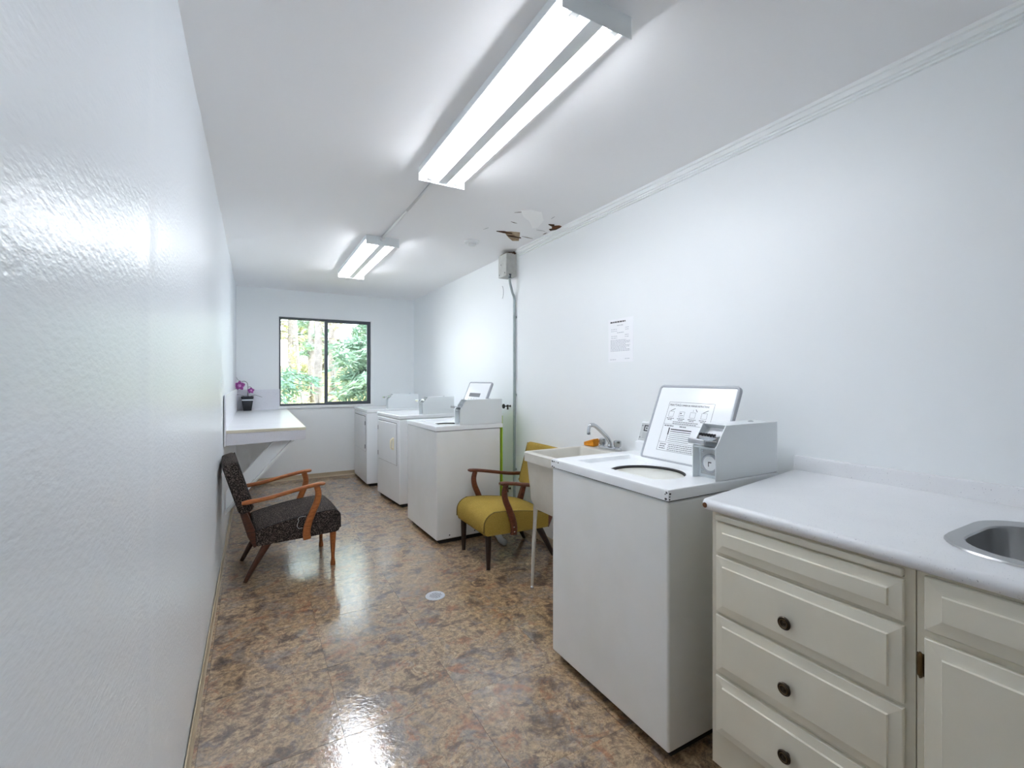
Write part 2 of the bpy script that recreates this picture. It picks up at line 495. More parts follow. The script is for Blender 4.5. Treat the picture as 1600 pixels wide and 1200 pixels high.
for r in ((XL, WX0, 0, H), (WX1, XR, 0, H), (WX0, WX1, 0, WZ0), (WX0, WX1, WZ1, H)):
    box(bm, r[0], r[1], YB, YB + 0.14, r[2], r[3])
struct(obj('wall_back', bm, 'wall_far'))

# baseboards (tan vinyl cove)
bm = B(); prism(bm, [(XL + 0.0005, 0.0), (XL + 0.011, 0.0), (XL + 0.006, 0.012), (XL + 0.0045, 0.052), (XL + 0.0005, 0.055)], YF, YB - 0.001)
struct(obj('baseboard_left', bm, 'base'))
bm = B(); prism(bm, [(YB - 0.0005, 0.0), (YB - 0.012, 0.0), (YB - 0.006, 0.012), (YB - 0.0045, 0.055), (YB - 0.0005, 0.057)], XL + 0.012, XR - 0.012, axis='x')
struct(obj('baseboard_back', bm, 'base'))
bm = B(); prism(bm, [(XR - 0.0005, 0.0), (XR - 0.012, 0.0), (XR - 0.006, 0.012), (XR - 0.0045, 0.055), (XR - 0.0005, 0.057)], 1.1, YB - 0.001)
struct(obj('baseboard_right', bm, 'base'))

# crown moulding on the right wall up to the junction box
bm = B()
prof = [(XR, H), (XR - 0.026, H), (XR - 0.026, H - 0.014), (XR - 0.016, H - 0.016), (XR - 0.019, H - 0.037), (XR - 0.010, H - 0.039), (XR - 0.014, H - 0.049), (XR - 0.006, H - 0.051), (XR - 0.010, H - 0.061), (XR, H - 0.063)]
prism(bm, prof, YF, 3.44)
struct(obj('trim_1', bm, 'trim'))

# window: frame, two sashes with panes, sill and casing strip
win = bpy.data.objects.new('window_1', None); C.objects.link(win); struct(win)
win.location = ((WX0 + WX1) / 2, YB, WZ0)
def wobj(name, bm, m, **k):
    bm.transform(Matrix.Translation((-(WX0 + WX1) / 2, -YB, -WZ0)))
    return obj(name, bm, m, win, **k)
bm = B()
for r in ((WX0 + 0.001, WX0 + 0.016, WZ0 + 0.001, WZ1 - 0.001), (WX1 - 0.022, WX1 - 0.001, WZ0 + 0.001, WZ1 - 0.001), (WX0 + 0.016, WX1 - 0.022, WZ0 + 0.001, WZ0 + 0.017), (WX0 + 0.016, WX1 - 0.022, WZ1 - 0.018, WZ1 - 0.001)):
    box(bm, r[0], r[1], YB + 0.004, YB + 0.07, r[2], r[3])
wobj('window_frame', bm, 'alu_dark')
XM = 0.818
def sash(x0, x1, y0, y1, t, tm):
    bm = B(); z0, z1 = WZ0 + 0.017, WZ1 - 0.018
    box(bm, x0, x0 + tm, y0, y1, z0, z1); box(bm, x1 - t, x1, y0, y1, z0, z1)
    box(bm, x0 + tm, x1 - t, y0, y1, z0, z0 + t); box(bm, x0 + tm, x1 - t, y0, y1, z1 - t, z1)
    s = wobj('sash', bm, 'alu_dark')
    bm = B(); box(bm, x0 + tm, x1 - t, (y0 + y1) / 2 - 0.002, (y0 + y1) / 2 + 0.002, z0 + t, z1 - t)
    bm.transform(Matrix.Translation((-(WX0 + WX1) / 2, -YB, -WZ0)))
    obj('pane', bm, 'glass', s)
sash(WX0 + 0.016, XM + 0.006, YB + 0.040, YB + 0.062, 0.008, 0.006)
sash(XM - 0.016, WX1 - 0.022, YB + 0.010, YB + 0.036, 0.024, 0.040)
bm = B()
box(bm, WX0 - 0.004, WX1 + 0.036, YB - 0.022, YB - 0.0005, WZ0 - 0.034, WZ0 - 0.0005, 0.003)
wobj('sill', bm, 'trim')
bm = B()
box(bm, WX1 + 0.0005, WX1 + 0.034, YB - 0.012, YB - 0.0005, WZ0, WZ1 + 0.012, 0.002)
box(bm, WX0 - 0.004, WX1, YB - 0.010, YB - 0.0005, WZ1 + 0.0005, WZ1 + 0.012, 0.002)
wobj('casing', bm, 'trim')

# damaged ceiling paint near the junction box
def flat(name, pts, m, parent, z=H, t=0.002, curl=None):
    bm = B()
    A = [bm.verts.new((x, y, z - t - (curl[i] if curl else 0))) for i, (x, y) in enumerate(pts)]
    D = [bm.verts.new((x, y, z + 0.001)) for x, y in pts]
    bm.faces.new(A); bm.faces.new(D[::-1])
    n = len(pts)
    for i in range(n): bm.faces.new((A[i], D[i], D[(i + 1) % n], A[(i + 1) % n]))
    return obj(name, bm, m, parent)
flat('peeled_patch', [(1.545, 2.64), (1.60, 2.60), (1.69, 2.61), (1.79, 2.74), (1.835, 2.885), (1.805, 2.915), (1.765, 2.86), (1.70, 2.79), (1.62, 2.735), (1.585, 2.69)], 'fresh', ceiling)
flat('torn_patch', [(1.655, 3.085), (1.71, 3.06), (1.775, 3.045), (1.80, 3.09), (1.875, 3.235), (1.83, 3.26), (1.76, 3.20), (1.715, 3.15)], 'brown_torn', ceiling)
flat('torn_edge', [(1.60, 3.10), (1.655, 3.075), (1.73, 3.085), (1.665, 3.098)], 'dark_torn', ceiling, t=0.006, curl=[0, 0.012, 0.004, 0])
flat('torn_edge', [(1.715, 3.15), (1.76, 3.135), (1.845, 3.15), (1.80, 3.168), (1.755, 3.172)], 'dark_torn', ceiling, t=0.005, curl=[0, 0.008, 0.004, 0, 0])
flat('rust_hole', [(1.905, 2.80), (1.945, 2.765), (1.975, 2.775), (1.97, 2.84), (1.955, 2.875), (1.93, 2.84)], 'rust', ceiling, t=0.003)
flat('torn_edge', [(1.86, 2.78), (1.90, 2.765), (1.92, 2.79), (1.90, 2.80)], 'dark_torn', ceiling, t=0.006, curl=[0, 0.008, 0, 0])
flat('torn_edge', [(1.925, 2.87), (1.955, 2.83), (1.985, 2.77), (1.975, 2.85), (1.95, 2.89)], 'dark_torn', ceiling, t=0.005)
for p, q, wd in (((1.834, 3.121), (1.948, 3.133), 0.006), ((1.594, 2.866), (1.654, 2.879), 0.005), ((1.816, 2.682), (1.81, 2.626), 0.002), ((1.955, 3.003), (1.96, 2.949), 0.006), ((1.85, 2.93), (1.93, 2.93), 0.002), ((1.50, 3.12), (1.515, 3.06), 0.002), ((1.53, 2.70), (1.575, 2.66), 0.004)):
    d = Vector((q[0] - p[0], q[1] - p[1])); nn = Vector((-d.y, d.x)).normalized() * wd
    mid = Vector(p) * 0.5 + Vector(q) * 0.5
    flat('crack', [p, (mid.x + nn.x, mid.y + nn.y), q, (mid.x - nn.x * 0.6, mid.y - nn.y * 0.6)], 'ink_grey' if wd < 0.003 else 'dark_torn', ceiling, t=0.0015)
# faint ring left on the right wall by an old fitting
bm = B()
ring = [(XR - 0.0008, 3.765 - 0.032 * math.cos(a), 2.09 + 0.062 * math.sin(a)) for a in [(-1.25 + 2.5 * k / 14) for k in range(15)]]
tube(bm, ring, 0.0022, 5)
obj('ring_mark', bm, 'ink_soft', wall_right)

# ------------------------------------------------------------------ fluorescent fixtures
def light_fixture(label, x0, x1, y0, y1, knob):
    t = thing('fluorescent_fixture', label, 'light', ((x0 + x1) / 2, (y0 + y1) / 2, H))
    hx, hy = (x1 - x0) / 2, (y1 - y0) / 2
    bm = B()
    # reflector: channel with sloping wings, drawn as a section extruded along y
    sec = [(-hx, -0.001), (-hx, -0.033), (-hx + 0.004, -0.033), (-hx + 0.006, -0.012), (-0.034, -0.008), (-0.030, -0.050), (-0.024, -0.064), (0.024, -0.064), (0.030, -0.050), (0.034, -0.008), (hx - 0.006, -0.012), (hx - 0.004, -0.033), (hx, -0.033), (hx, -0.001)]
    prism(bm, sec, -hy + 0.004, hy - 0.004)
    body = obj('reflector', bm, 'fixture', t)
    for s in (-1, 1):
        bm = B(); box(bm, -hx - 0.001, hx + 0.001, s * hy - 0.002 if s > 0 else -hy, hy if s > 0 else -hy + 0.002, -0.072, -0.001, 0.0008, 1)
        obj('end_plate', bm, 'fixture', t)
    for sx in (-0.074, 0.074):
        bm = B()
        L0, L1 = -hy + 0.035, hy - 0.035
        tube(bm, [(sx, L0, -0.049), (sx, L1, -0.049)], 0.0185, 14)
        obj('fluorescent_tube', bm, 'tube_glow', t, smooth=True, angle=50)
        for yy, s in ((L0, -1), (L1, 1)):
            bm = B(); box(bm, sx - 0.014, sx + 0.014, yy if s > 0 else -hy + 0.003, hy - 0.003 if s > 0 else yy, -0.062, -0.012, 0.002, 1)
            obj('lamp_holder', bm, 'white_plastic', t)
    if knob:
        bm = B(); lathe(bm, [(0.012, -0.034), (0.018, -0.030), (0.019, -0.012), (0.015, 0.0)], (-0.008, -hy - 0.0005, -0.022), 14, 'y')
        obj('connector', bm, 'white_plastic', t, smooth=True, angle=40)
    return t
light_fixture('twin-tube fluorescent ceiling fixture nearest the viewer, cut by the top edge of the picture', 0.757, 1.017, 1.06, 2.36, False)
light_fixture('farther twin-tube fluorescent ceiling fixture, near the window wall', 0.755, 1.013, 3.67, 5.03, True)
bm = B(); tube(bm, [(0.877, 2.362, H - 0.012), (0.877, 3.634, H - 0.012)], 0.0095, 10)
tag(obj('ceiling_conduit', bm, 'white_plastic', smooth=True), 'thin white conduit along the ceiling linking the two fluorescent fixtures', 'conduit')

bm = B()
lathe(bm, [(0.062, 0.0), (0.062, -0.012), (0.058, -0.016), (0.036, -0.018), (0.035, -0.034), (0.028, -0.038), (0.022, -0.038), (0.021, -0.044), (0.012, -0.046)], (0, 0, 0), 28)
o = obj('smoke_detector', bm, 'white_plastic', smooth=True, angle=35); o.location = (1.545, 3.43, H - 0.0005)
tag(o, 'small round white detector on the ceiling beside the junction box', 'smoke detector')

# ------------------------------------------------------------------ washers and dryers
ZT = 0.922
def lid_matrix(x, y, z, ang):
    u = Vector((0, -1, 0)); v = Vector((math.sin(ang), 0, math.cos(ang))); wv = u.cross(v)
    m = Matrix(((u.x, v.x, wv.x, x), (u.y, v.y, wv.y, y), (u.z, v.z, wv.z, z), (0, 0, 0, 1)))
    return m

def quad2d(bm, x0, x1, y0, y1, z=0.0, t=0.0005, shear=0.0):
    box(bm, x0, x1, y0, y1, z, z + t)

def coin_box(t, bx, D, hz, lens):
    """coin meter: sheet-metal box with open stepped front, on the near (y=0) side"""
    by = 0.102; z0 = ZT + 0.0005; z1 = ZT + hz; zm = z0 + 0.118; bt = bx + 0.058
    side = [(bx, z0), (bx, zm), (bt, z1), (D - 0.004, z1), (D - 0.004, z0)]
    bm = B()
    prism(bm, side, 0.0, 0.003); prism(bm, side, by - 0.003, by)
    body = [(bx + 0.034, z0), (bx + 0.034, zm - 0.008), (bx + 0.034, zm), (bx + 0.045, zm), (bt + 0.022, z1 - 0.016), (bt + 0.004, z1 - 0.004), (bt, z1), (D - 0.004, z1), (D - 0.004, z0)]
    prism(bm, body, 0.003, by - 0.003)
    cb = obj('coin_box', bm, 'box_paint', t)
    bm = B(); box(bm, bx + 0.004, bx + 0.036, 0.0035, by - 0.0035, zm - 0.004, zm)
    obj('shelf', bm, 'box_paint', cb)
    bm = B(); box(bm, bx + 0.031, bx + 0.0335, 0.008, by - 0.014, z0 + 0.012, zm - 0.012)
    obj('lock_plate', bm, 'panel_grey', cb)
    if lens:
        bm = B(); lathe(bm, [(0.036, 0.0), (0.036, -0.006), (0.031, -0.009), (0.027, -0.006)], (bx + 0.031, 0.044, z0 + 0.056), 24, 'x')
        obj('lock_ring', bm, 'rim_grey', cb, smooth=True, angle=40)
        bm = B(); lathe(bm, [(0.027, -0.004), (0.027, -0.0078), (0.001, -0.0078)], (bx + 0.031, 0.044, z0 + 0.056), 24, 'x')
        obj('lock_face', bm, 'white_plastic', cb)
        bm = B()
        box(bm, bx + 0.0225, bx + 0.0232, 0.047, 0.050, z0 + 0.044, z0 + 0.062); box(bm, bx + 0.0225, bx + 0.0232, 0.036, 0.047, z0 + 0.058, z0 + 0.062)
        obj('key_mark', bm, 'ink', cb)
        for zz in (z0 + 0.026, z0 + 0.098):
            bm = B(); lathe(bm, [(0.005, 0), (0.005, -0.002), (0.002, -0.004)], (bx + 0.031, 0.080, zz), 10, 'x')
            obj('screw', bm, 'chrome', cb)
    # coin chute with slots and the push slide
    bm = B(); box(bm, bx + 0.020, bx + 0.06, 0.012, by - 0.012, zm + 0.018, zm + 0.040, 0.002, 1)
    ch = obj('coin_chute', bm, 'chrome', cb)
    bm = B(); box(bm, bx - 0.042, bx + 0.022, 0.020, by - 0.022, zm + 0.026, zm + 0.030)
    box(bm, bx - 0.046, bx - 0.036, 0.014, by - 0.016, zm + 0.014, zm + 0.034, 0.003, 1)
    obj('coin_slide', bm, 'chrome', cb)
    if lens:
        bm = B()
        for k in range(6): box(bm, bx + 0.010, bx + 0.0225, 0.016 + k * 0.012, 0.020 + k * 0.012, zm + 0.041, zm + 0.050)
        obj('slot_fingers', bm, 'ink', cb)
        bm = B()
        # price label on the sloped front under the hood
        a = Vector((bx + 0.0535, 0, zm + 0.030)); b = Vector((bt + 0.0185, 0, z1 - 0.022))
        d = (b - a).normalized(); nrm = Vector((-d.z, 0, d.x)) * 0.0015
        p0, p1 = a + d * 0.012, a + d * 0.050
        loft(bm, [[p0 + Vector((0, 0.018, 0)), p0 + Vector((0, 0.082, 0)), p0 + nrm + Vector((0, 0.082, 0)), p0 + nrm + Vector((0, 0.018, 0))], [p1 + Vector((0, 0.018, 0)), p1 + Vector((0, 0.082, 0)), p1 + nrm + Vector((0, 0.082, 0)), p1 + nrm + Vector((0, 0.018, 0))]])
        obj('price_label', bm, 'paper', cb)
    bm = B(); lathe(bm, [(0.010, 0), (0.010, 0.004), (0.006, 0.006)], (D - 0.10, 0.05, z1 - 0.001), 12)
    obj('top_lock', bm, 'chrome', cb, smooth=True, angle=40)
    return cb

def shell(t, W, D, mt):
    bm = B(); box(bm, 0.0, D - 0.02, 0.0, W, 0.032, 0.880, 0.010, 3)
    body = obj('body', bm, mt, t, smooth=True, wn=True)
    bm = B(); box(bm, 0.035, D - 0.03, 0.02, W - 0.02, 0.0, 0.034)
    obj('toe_base', bm, 'toe', t)
    return body

def washer(label, x, y, rot, W, D, bx, lens, decal):
    t = thing('washing_machine', label, 'washing machine', (x, y, 0), rot, 'coin-operated laundry machines')
    shell(t, W, D, 'enamel_old')
    # top with recess and round opening
    rx0, rx1, ry0, ry1 = 0.080, 0.405, 0.112, W - 0.085
    c = (0.246, 0.338); R = 0.156
    o0 = (-0.004, D, -0.003, W + 0.003)
    A = angles_for(c, o0, (rx0, rx1, ry0, ry1))
    def ringpts(rect, z, ins=0.0):
        return [ray_rect(c, a, rect[0] + ins, rect[1] - ins, rect[2] + ins, rect[3] - ins) + (z,) for a in A]
    circ = lambda r, z: [(c[0] + r * math.cos(a), c[1] + r * math.sin(a), z) for a in A]
    bm = B()
    rc = (rx0, rx1, ry0, ry1)
    loft(bm, [ringpts(o0, 0.884), ringpts(o0, ZT - 0.010), ringpts(o0, ZT - 0.003, 0.003), ringpts(o0, ZT, 0.010), ringpts(rc, ZT, -0.004), ringpts(rc, ZT - 0.003), ringpts(rc, ZT - 0.021, 0.004), circ(R + 0.004, ZT - 0.022), circ(R, ZT - 0.025)], cap=False)
    obj('top_panel', bm, 'enamel', t, smooth=True, angle=38, wn=True)
    bm = B(); loft(bm, [circ(R + 0.001, ZT - 0.0245), circ(R - 0.006, ZT - 0.029), circ(R - 0.006, ZT - 0.036), circ(R, ZT - 0.040)], cap=False)
    obj('tub_gasket', bm, 'rubber', t, smooth=True, angle=40)
    bm = B(); loft(bm, [circ(R - 0.006, ZT - 0.036), circ(R + 0.02, ZT - 0.042), circ(R + 0.03, ZT - 0.35), circ(0.05, ZT - 0.36)], cap=True)
    tb = obj('tub', bm, 'tub_inner', t, smooth=True, angle=50)
    bm = B(); lathe(bm, [(0.075, 0), (0.055, 0.06), (0.035, 0.12), (0.032, 0.28), (0.02, 0.30)], (c[0], c[1], ZT - 0.358), 16)
    obj('agitator', bm, 'tub_inner', t, smooth=True, angle=50)
    # black seam line under the top
    bm = B(); box(bm, 0.004, D - 0.024, 0.004, W - 0.004, 0.8795, 0.8845)
    obj('seam', bm, 'toe', t)
    # control console behind the lid
    cy0, cy1 = 0.105, W - 0.008
    bm = B(); prism(bm, [(0.515, ZT + 0.0005), (0.515, ZT + 0.046), (0.530, ZT + 0.050), (0.565, ZT + 0.147), (0.595, ZT + 0.147), (0.595, ZT + 0.0005)], cy0, cy1)
    con = obj('console', bm, 'enamel', t)
    pm = lid_matrix(0.531, cy1 - 0.004, ZT + 0.054, math.atan2(0.035, 0.097))
    bm = B(); box(bm, 0.0, cy1 - cy0 - 0.02, 0.0, 0.092, 0.0, 0.0012)
    pp = obj('console_panel', bm, 'panel_grey', con); pp.matrix_local = pm
    bm = B()
    box(bm, 0.022, 0.029, 0.050, 0.082, 0.0013, 0.0018); box(bm, 0.029, 0.052, 0.076, 0.082, 0.0013, 0.0018); box(bm, 0.029, 0.048, 0.050, 0.056, 0.0013, 0.0018); box(bm, 0.036, 0.044, 0.062, 0.070, 0.0013, 0.0018)
    mk = obj('console_mark', bm, 'ink', con); mk.matrix_local = pm
    bm = B()
    for px_, py_ in ((0.009, 0.078), (0.008, 0.016)): lathe(bm, [(0.004, 0.0012), (0.004, 0.002)], (px_, py_, 0), 10)
    for k in range(4): box(bm, 0.020, 0.085, 0.014 + 0.008 * k, 0.0155 + 0.008 * k, 0.0013, 0.0017)
    mk = obj('console_print', bm, 'ink_grey', con); mk.matrix_local = pm; mk['kind'] = 'stuff'
    # opened lid
    LW, LH = 0.436, 0.376
    ang = math.atan2(0.145, 0.347)
    lm = lid_matrix(0.408, 0.545, ZT - 0.006, ang)
    bm = B()
    def rl(ins, z, r=0.022): return [(a, b, z) for a, b in rrect(ins, LW - ins, ins, LH - ins, max(r - ins, 0.004), 5)]
    loft(bm, [rl(0.004, -0.020), rl(0.0, -0.014), rl(0.0, 0.0), rl(0.003, 0.003), rl(0.010, 0.003), rl(0.0135, -0.002)], cap=True)
    lid = obj('lid', bm, 'rim_grey', t, smooth=True, angle=38, label='opened lid with grey rim'); lid.matrix_local = lm
    bm = B()
    loft(bm, [rl(0.0125, -0.003), rl(0.0125, -0.0008), rl(0.016, 0.0002)], cap=True)
    inner = obj('lid_liner', bm, 'enamel', t, smooth=True, angle=30); inner.matrix_local = lm
    decal(t, lm, lid)
    bm = B()
    tube(bm, [(0.412, 0.114, ZT - 0.012), (0.412, 0.535, ZT - 0.012)], 0.004, 8)
    obj('hinge', bm, 'rubber', t)
    coin_box(t, bx, D, 0.200, lens)
    return t

def decal_big(t, lm, lid):
    x0, x1, y0, y1 = 0.088, 0.336, 0.052, 0.290
    def put(name, bm, m):
        o = obj(name, bm, m, lid); return o
    zi = 0.0004
    bm = B()
    for a in ((x0, x1, y1 - 0.0012, y1), (x0, x1, y0, y0 + 0.0012), (x0, x0 + 0.0012, y0, y1), (x1 - 0.0012, x1, y0, y1), (x0, x1, y0 + 0.128, y0 + 0.129), (x0, x1, y0 + 0.040, y0 + 0.041)):
        box(bm, a[0], a[1], a[2], a[3], zi, zi + 0.0003)
    put('label_border', bm, 'ink')
    text_obj('heading', 'MAYTAG', 0.0165, 'ink', lid, Matrix.Translation((x0 + 0.006, y1 - 0.020, zi)), 0.0002, xscale=0.95)
    text_obj('heading', 'COMMERCIAL WASHER INSTRUCTIONS', 0.0118, 'ink', lid, Matrix.Translation((x0 + 0.070, y1 - 0.019, zi)), 0.0002, xscale=0.72)
    # four pictograms: lid open, basket, close, coin slide
    bm = None
    def line(xa, ya, xb, yb, wd=0.0011):
        nonlocal bm
        d = Vector((xb - xa, yb - ya, 0)); nn = Vector((-d.y, d.x, 0)).normalized() * wd / 2
        a, b = Vector((xa, ya, zi)), Vector((xb, yb, zi)); up = Vector((0, 0, 0.0003))
        loft(bm, [[a + nn, a - nn, a - nn + up, a + nn + up], [b + nn, b - nn, b - nn + up, b + nn + up]])
    for k in range(4):
        bm = B()
        ox = x0 + 0.014 + k * 0.060; oy = y1 - 0.072; ww, hh = 0.028, 0.026
        for q in ((0, 0, ww, 0), (0, 0, 0, hh), (ww, 0, ww, hh), (0, hh, ww, hh)): line(ox + q[0], oy + q[1], ox + q[2], oy + q[3])
        if k in (0, 3): line(ox + 0.006, oy + hh + 0.002, ox + 0.030, oy + hh + 0.014, 0.003)
        if k == 2: line(ox + 0.024, oy + hh + 0.016, ox + 0.034, oy + hh + 0.004, 0.003); line(ox + 0.012, oy + hh + 0.014, ox + 0.012, oy + hh + 0.004)
        if k == 1: line(ox + 0.004, oy + 0.018, ox + 0.012, oy + 0.018, 0.006); line(ox + 0.004, oy + 0.008, ox + 0.024, oy + 0.008, 0.002)
        put('pictogram', bm, 'ink_grey')
    bm = B()
    def words(xa, xb, y, h=0.0034):
        x = xa
        while x < xb - 0.004:
            l = random.uniform(0.006, 0.016); e = min(x + l, xb)
            box(bm, x, e, y, y + h, zi, zi + 0.0003); x = e + 0.0022
    for k in range(4):
        ox = x0 + 0.008 + k * 0.060
        words(ox, ox + 0.042, y1 - 0.082); words(ox + 0.008, ox + 0.034, y1 - 0.089)
    words(x0 + 0.05, x0 + 0.19, y0 + 0.140); words(x0 + 0.05, x0 + 0.18, y0 + 0.132)
    words(x0 + 0.008, x0 + 0.06, y0 + 0.118, 0.005); words(x0 + 0.095, x0 + 0.13, y0 + 0.118, 0.005)
    for r in range(4): words(x0 + 0.060, x0 + 0.235, y0 + 0.031 - r * 0.0085, 0.0030)
    for r in range(3): words(x0 + 0.012, x0 + 0.046, y0 + 0.029 - r * 0.010, 0.0042)
    put('fine_print', bm, 'ink_grey')['kind'] = 'stuff'
    bm = B()
    for r in range(7):
        box(bm, x0 + 0.050, x0 + 0.165, y0 + 0.102 - r * 0.0090, y0 + 0.102 - r * 0.0090 + (0.0050 if r == 0 else 0.0030 if r == 1 else 0.0016), zi, zi + 0.0003)
    box(bm, x0 + 0.038, x0 + 0.044, y0 + 0.078, y0 + 0.112, zi, zi + 0.0003); box(bm, x0 + 0.040, x0 + 0.042, y0 + 0.046, y0 + 0.078, zi, zi + 0.0003)
    put('cycle_table', bm, 'ink')

def decal_small(t, lm, lid):
    bm = B(); zi = 0.0004
    box(bm, 0.085, 0.300, 0.232, 0.268, zi, zi + 0.0003)
    obj('label_block', bm, 'ink_grey', lid)
    for r in range(2):
        for k in range(4):
            bm = B()
            ox, oy = 0.090 + k * 0.052, 0.192 - r * 0.042
            box(bm, ox, ox + 0.026, oy, oy + 0.004, zi, zi + 0.0003); box(bm, ox + 0.004, ox + 0.010, oy, oy + 0.026, zi, zi + 0.0003); box(bm, ox + 0.016, ox + 0.022, oy + 0.008, oy + 0.022, zi, zi + 0.0003)
            obj('pictogram', bm, 'ink_soft', lid)

W1 = washer('white top-load washer with raised instruction lid, large in the foreground beside the cream cabinets', 1.21, 1.088, 0.0, 0.690, 0.622, 0.242, True, decal_big)
# chipped enamel on the front edge of the near washer's top
def chips(parent, pts):
    for (x, y, z, s, face) in pts:
        bm = B(); n = 7
        poly = [(s * random.uniform(0.5, 1.1) * math.cos(2 * PI * k / n), 0.8 * s * random.uniform(0.5, 1.1) * math.sin(2 * PI * k / n)) for k in range(n)]
        if face == 'x':
            A = [bm.verts.new((x, y + a, z + b)) for a, b in poly]; D = [bm.verts.new((x - 0.0008, y + a, z + b)) for a, b in poly]
        else:
            A = [bm.verts.new((x + a, y, z + b)) for a, b in poly]; D = [bm.verts.new((x + a, y - 0.0008, z + b)) for a, b in poly]
        bm.faces.new(A); bm.faces.new(D[::-1])
        for i in range(n): bm.faces.new((A[i], D[i], D[(i + 1) % n], A[(i + 1) % n]))
        obj('paint_chip', bm, 'ink', parent)
chips(W1, [(-0.004, 0.004, 0.911, 0.006, 'x'), (-0.004, 0.010, 0.906, 0.004, 'x'), (0.004, -0.003, 0.908, 0.006, 'y'), (0.003, -0.003, 0.898, 0.004, 'y'), (-0.004, 0.006, 0.890, 0.006, 'x'), (0.002, -0.003, 0.889, 0.004, 'y'),
           (-0.004, 0.682, 0.911, 0.006, 'x'), (-0.004, 0.668, 0.911, 0.005, 'x'), (-0.004, 0.652, 0.911, 0.003, 'x'), (-0.004, 0.636, 0.911, 0.005, 'x'), (-0.004, 0.682, 0.887, 0.006, 'x'), (-0.004, 0.668, 0.886, 0.004, 'x')])
W3 = washer('white top-load washer with raised lid, between the two dryers and the mustard chair', 1.228, 3.392, math.radians(1.8), 0.700, 0.590, 0.200, False, decal_small)

for xx in (0.110, 0.330):
    bm = B(); lathe(bm, [(0.0055, 0.0), (0.0055, -0.0015), (0.002, -0.002)], (xx, -0.0002, 0.062), 8, 'y')
    obj('screw', bm, 'ink', W3)

def dryer(label, x, y, rot, W, D, bx, handle_near):
    t = thing('clothes_dryer', label, 'dryer', (x, y, 0), rot, 'coin-operated laundry machines')
    shell(t, W, D, 'enamel')
    bm = B(); box(bm, -0.003, D, -0.003, W + 0.003, 0.884, ZT, 0.007, 3)
    obj('top_panel', bm, 'enamel', t, smooth=True, wn=True)
    bm = B(); box(bm, 0.004, D - 0.024, 0.004, W - 0.004, 0.8795, 0.8845)
    obj('seam', bm, 'panel_grey', t)
    dy0, dy1, dz0, dz1 = 0.075, W - 0.055, 0.415, 0.835
    bm = B()
    box(bm, -0.0012, 0.004, dy0 - 0.0018, dy1 + 0.0018, dz0 - 0.003, dz1 + 0.006)
    obj('door_gap', bm, 'toe', t)
    bm = B(); box(bm, -0.007, 0.0, dy0, dy1, dz0, dz1, 0.004, 2)
    d = obj('door', bm, 'enamel', t, smooth=True, wn=True)
    hy = dy1 + 0.006 if handle_near else dy0 - 0.006
    for zz in (0.755, 0.475):
        bm = B(); box(bm, -0.009, 0.0, hy - 0.006, hy + 0.006, zz - 0.024, zz + 0.024, 0.002, 1)
        obj('hinge', bm, 'ink_grey', t)
    yh = dy0 + 0.085 if handle_near else dy1 - 0.085
    if handle_near:
      bm = B()
      box(bm, -0.010, -0.0068, yh - 0.022, yh + 0.022, 0.560, 0.688, 0.003, 1)
      sweep_xz(bm, [(-0.008, 0.568), (-0.030, 0.580), (-0.034, 0.60), (-0.034, 0.648), (-0.030, 0.668), (-0.008, 0.680)], 0.006, yh - 0.009, yh + 0.009, 0.003)
      obj('handle', bm, 'handle_cream', d, label='cream plastic pull handle')
    coin_box(t, bx, D, 0.180, False)
    return t
dryer('white front-door dryer with cream handle, between the far washer and the dryer by the window', 1.258, 4.54, math.radians(5.0), 0.690, 0.610, 0.248, True)
dryer('white dryer farthest back, standing in the corner nearest the window wall', 1.164, 5.62, math.radians(0.5), 0.740, 0.640, 0.255, False)

# ------------------------------------------------------------------ cabinets, worktop, stainless sink
FX = 1.262
def raised_front(bm, y0, y1, z0, z1, t=0.019, margin=0.026, x=FX):
    """raised-panel front facing -x"""
    def lp(ins, d): return [(x - d, y0 + ins, z0 + ins), (x - d, y1 - ins, z0 + ins), (x - d, y1 - ins, z1 - ins), (x - d, y0 + ins, z1 - ins)]
    loft(bm, [lp(0, 0.0005), lp(0, 0.008), lp(0.002, 0.011), lp(margin * 0.85, t - 0.0055), lp(margin, t - 0.0050), lp(margin + 0.002, t), lp(margin + 0.004, t)])

def knob(parent, y, z):
    bm = B()
    lathe(bm, [(0.006, 0.0), (0.006, -0.010), (0.016, -0.014), (0.0175, -0.018), (0.015, -0.021), (0.012, -0.019), (0.0095, -0.021), (0.006, -0.019), (0.001, -0.021)], (FX - 0.018, y, z), 22, 'x')
    k = obj('knob', bm, 'bronze', parent, smooth=True, angle=50, label='dark bronze ringed knob')
    bm = B()
    ring = [(FX - 0.0395, y + 0.0108 * math.cos(2 * PI * q / 20), z + 0.0108 * math.sin(2 * PI * q / 20)) for q in range(21)]
    tube(bm, ring, 0.0011, 5)
    obj('knob_ring', bm, 'brass_old', k, smooth=True)

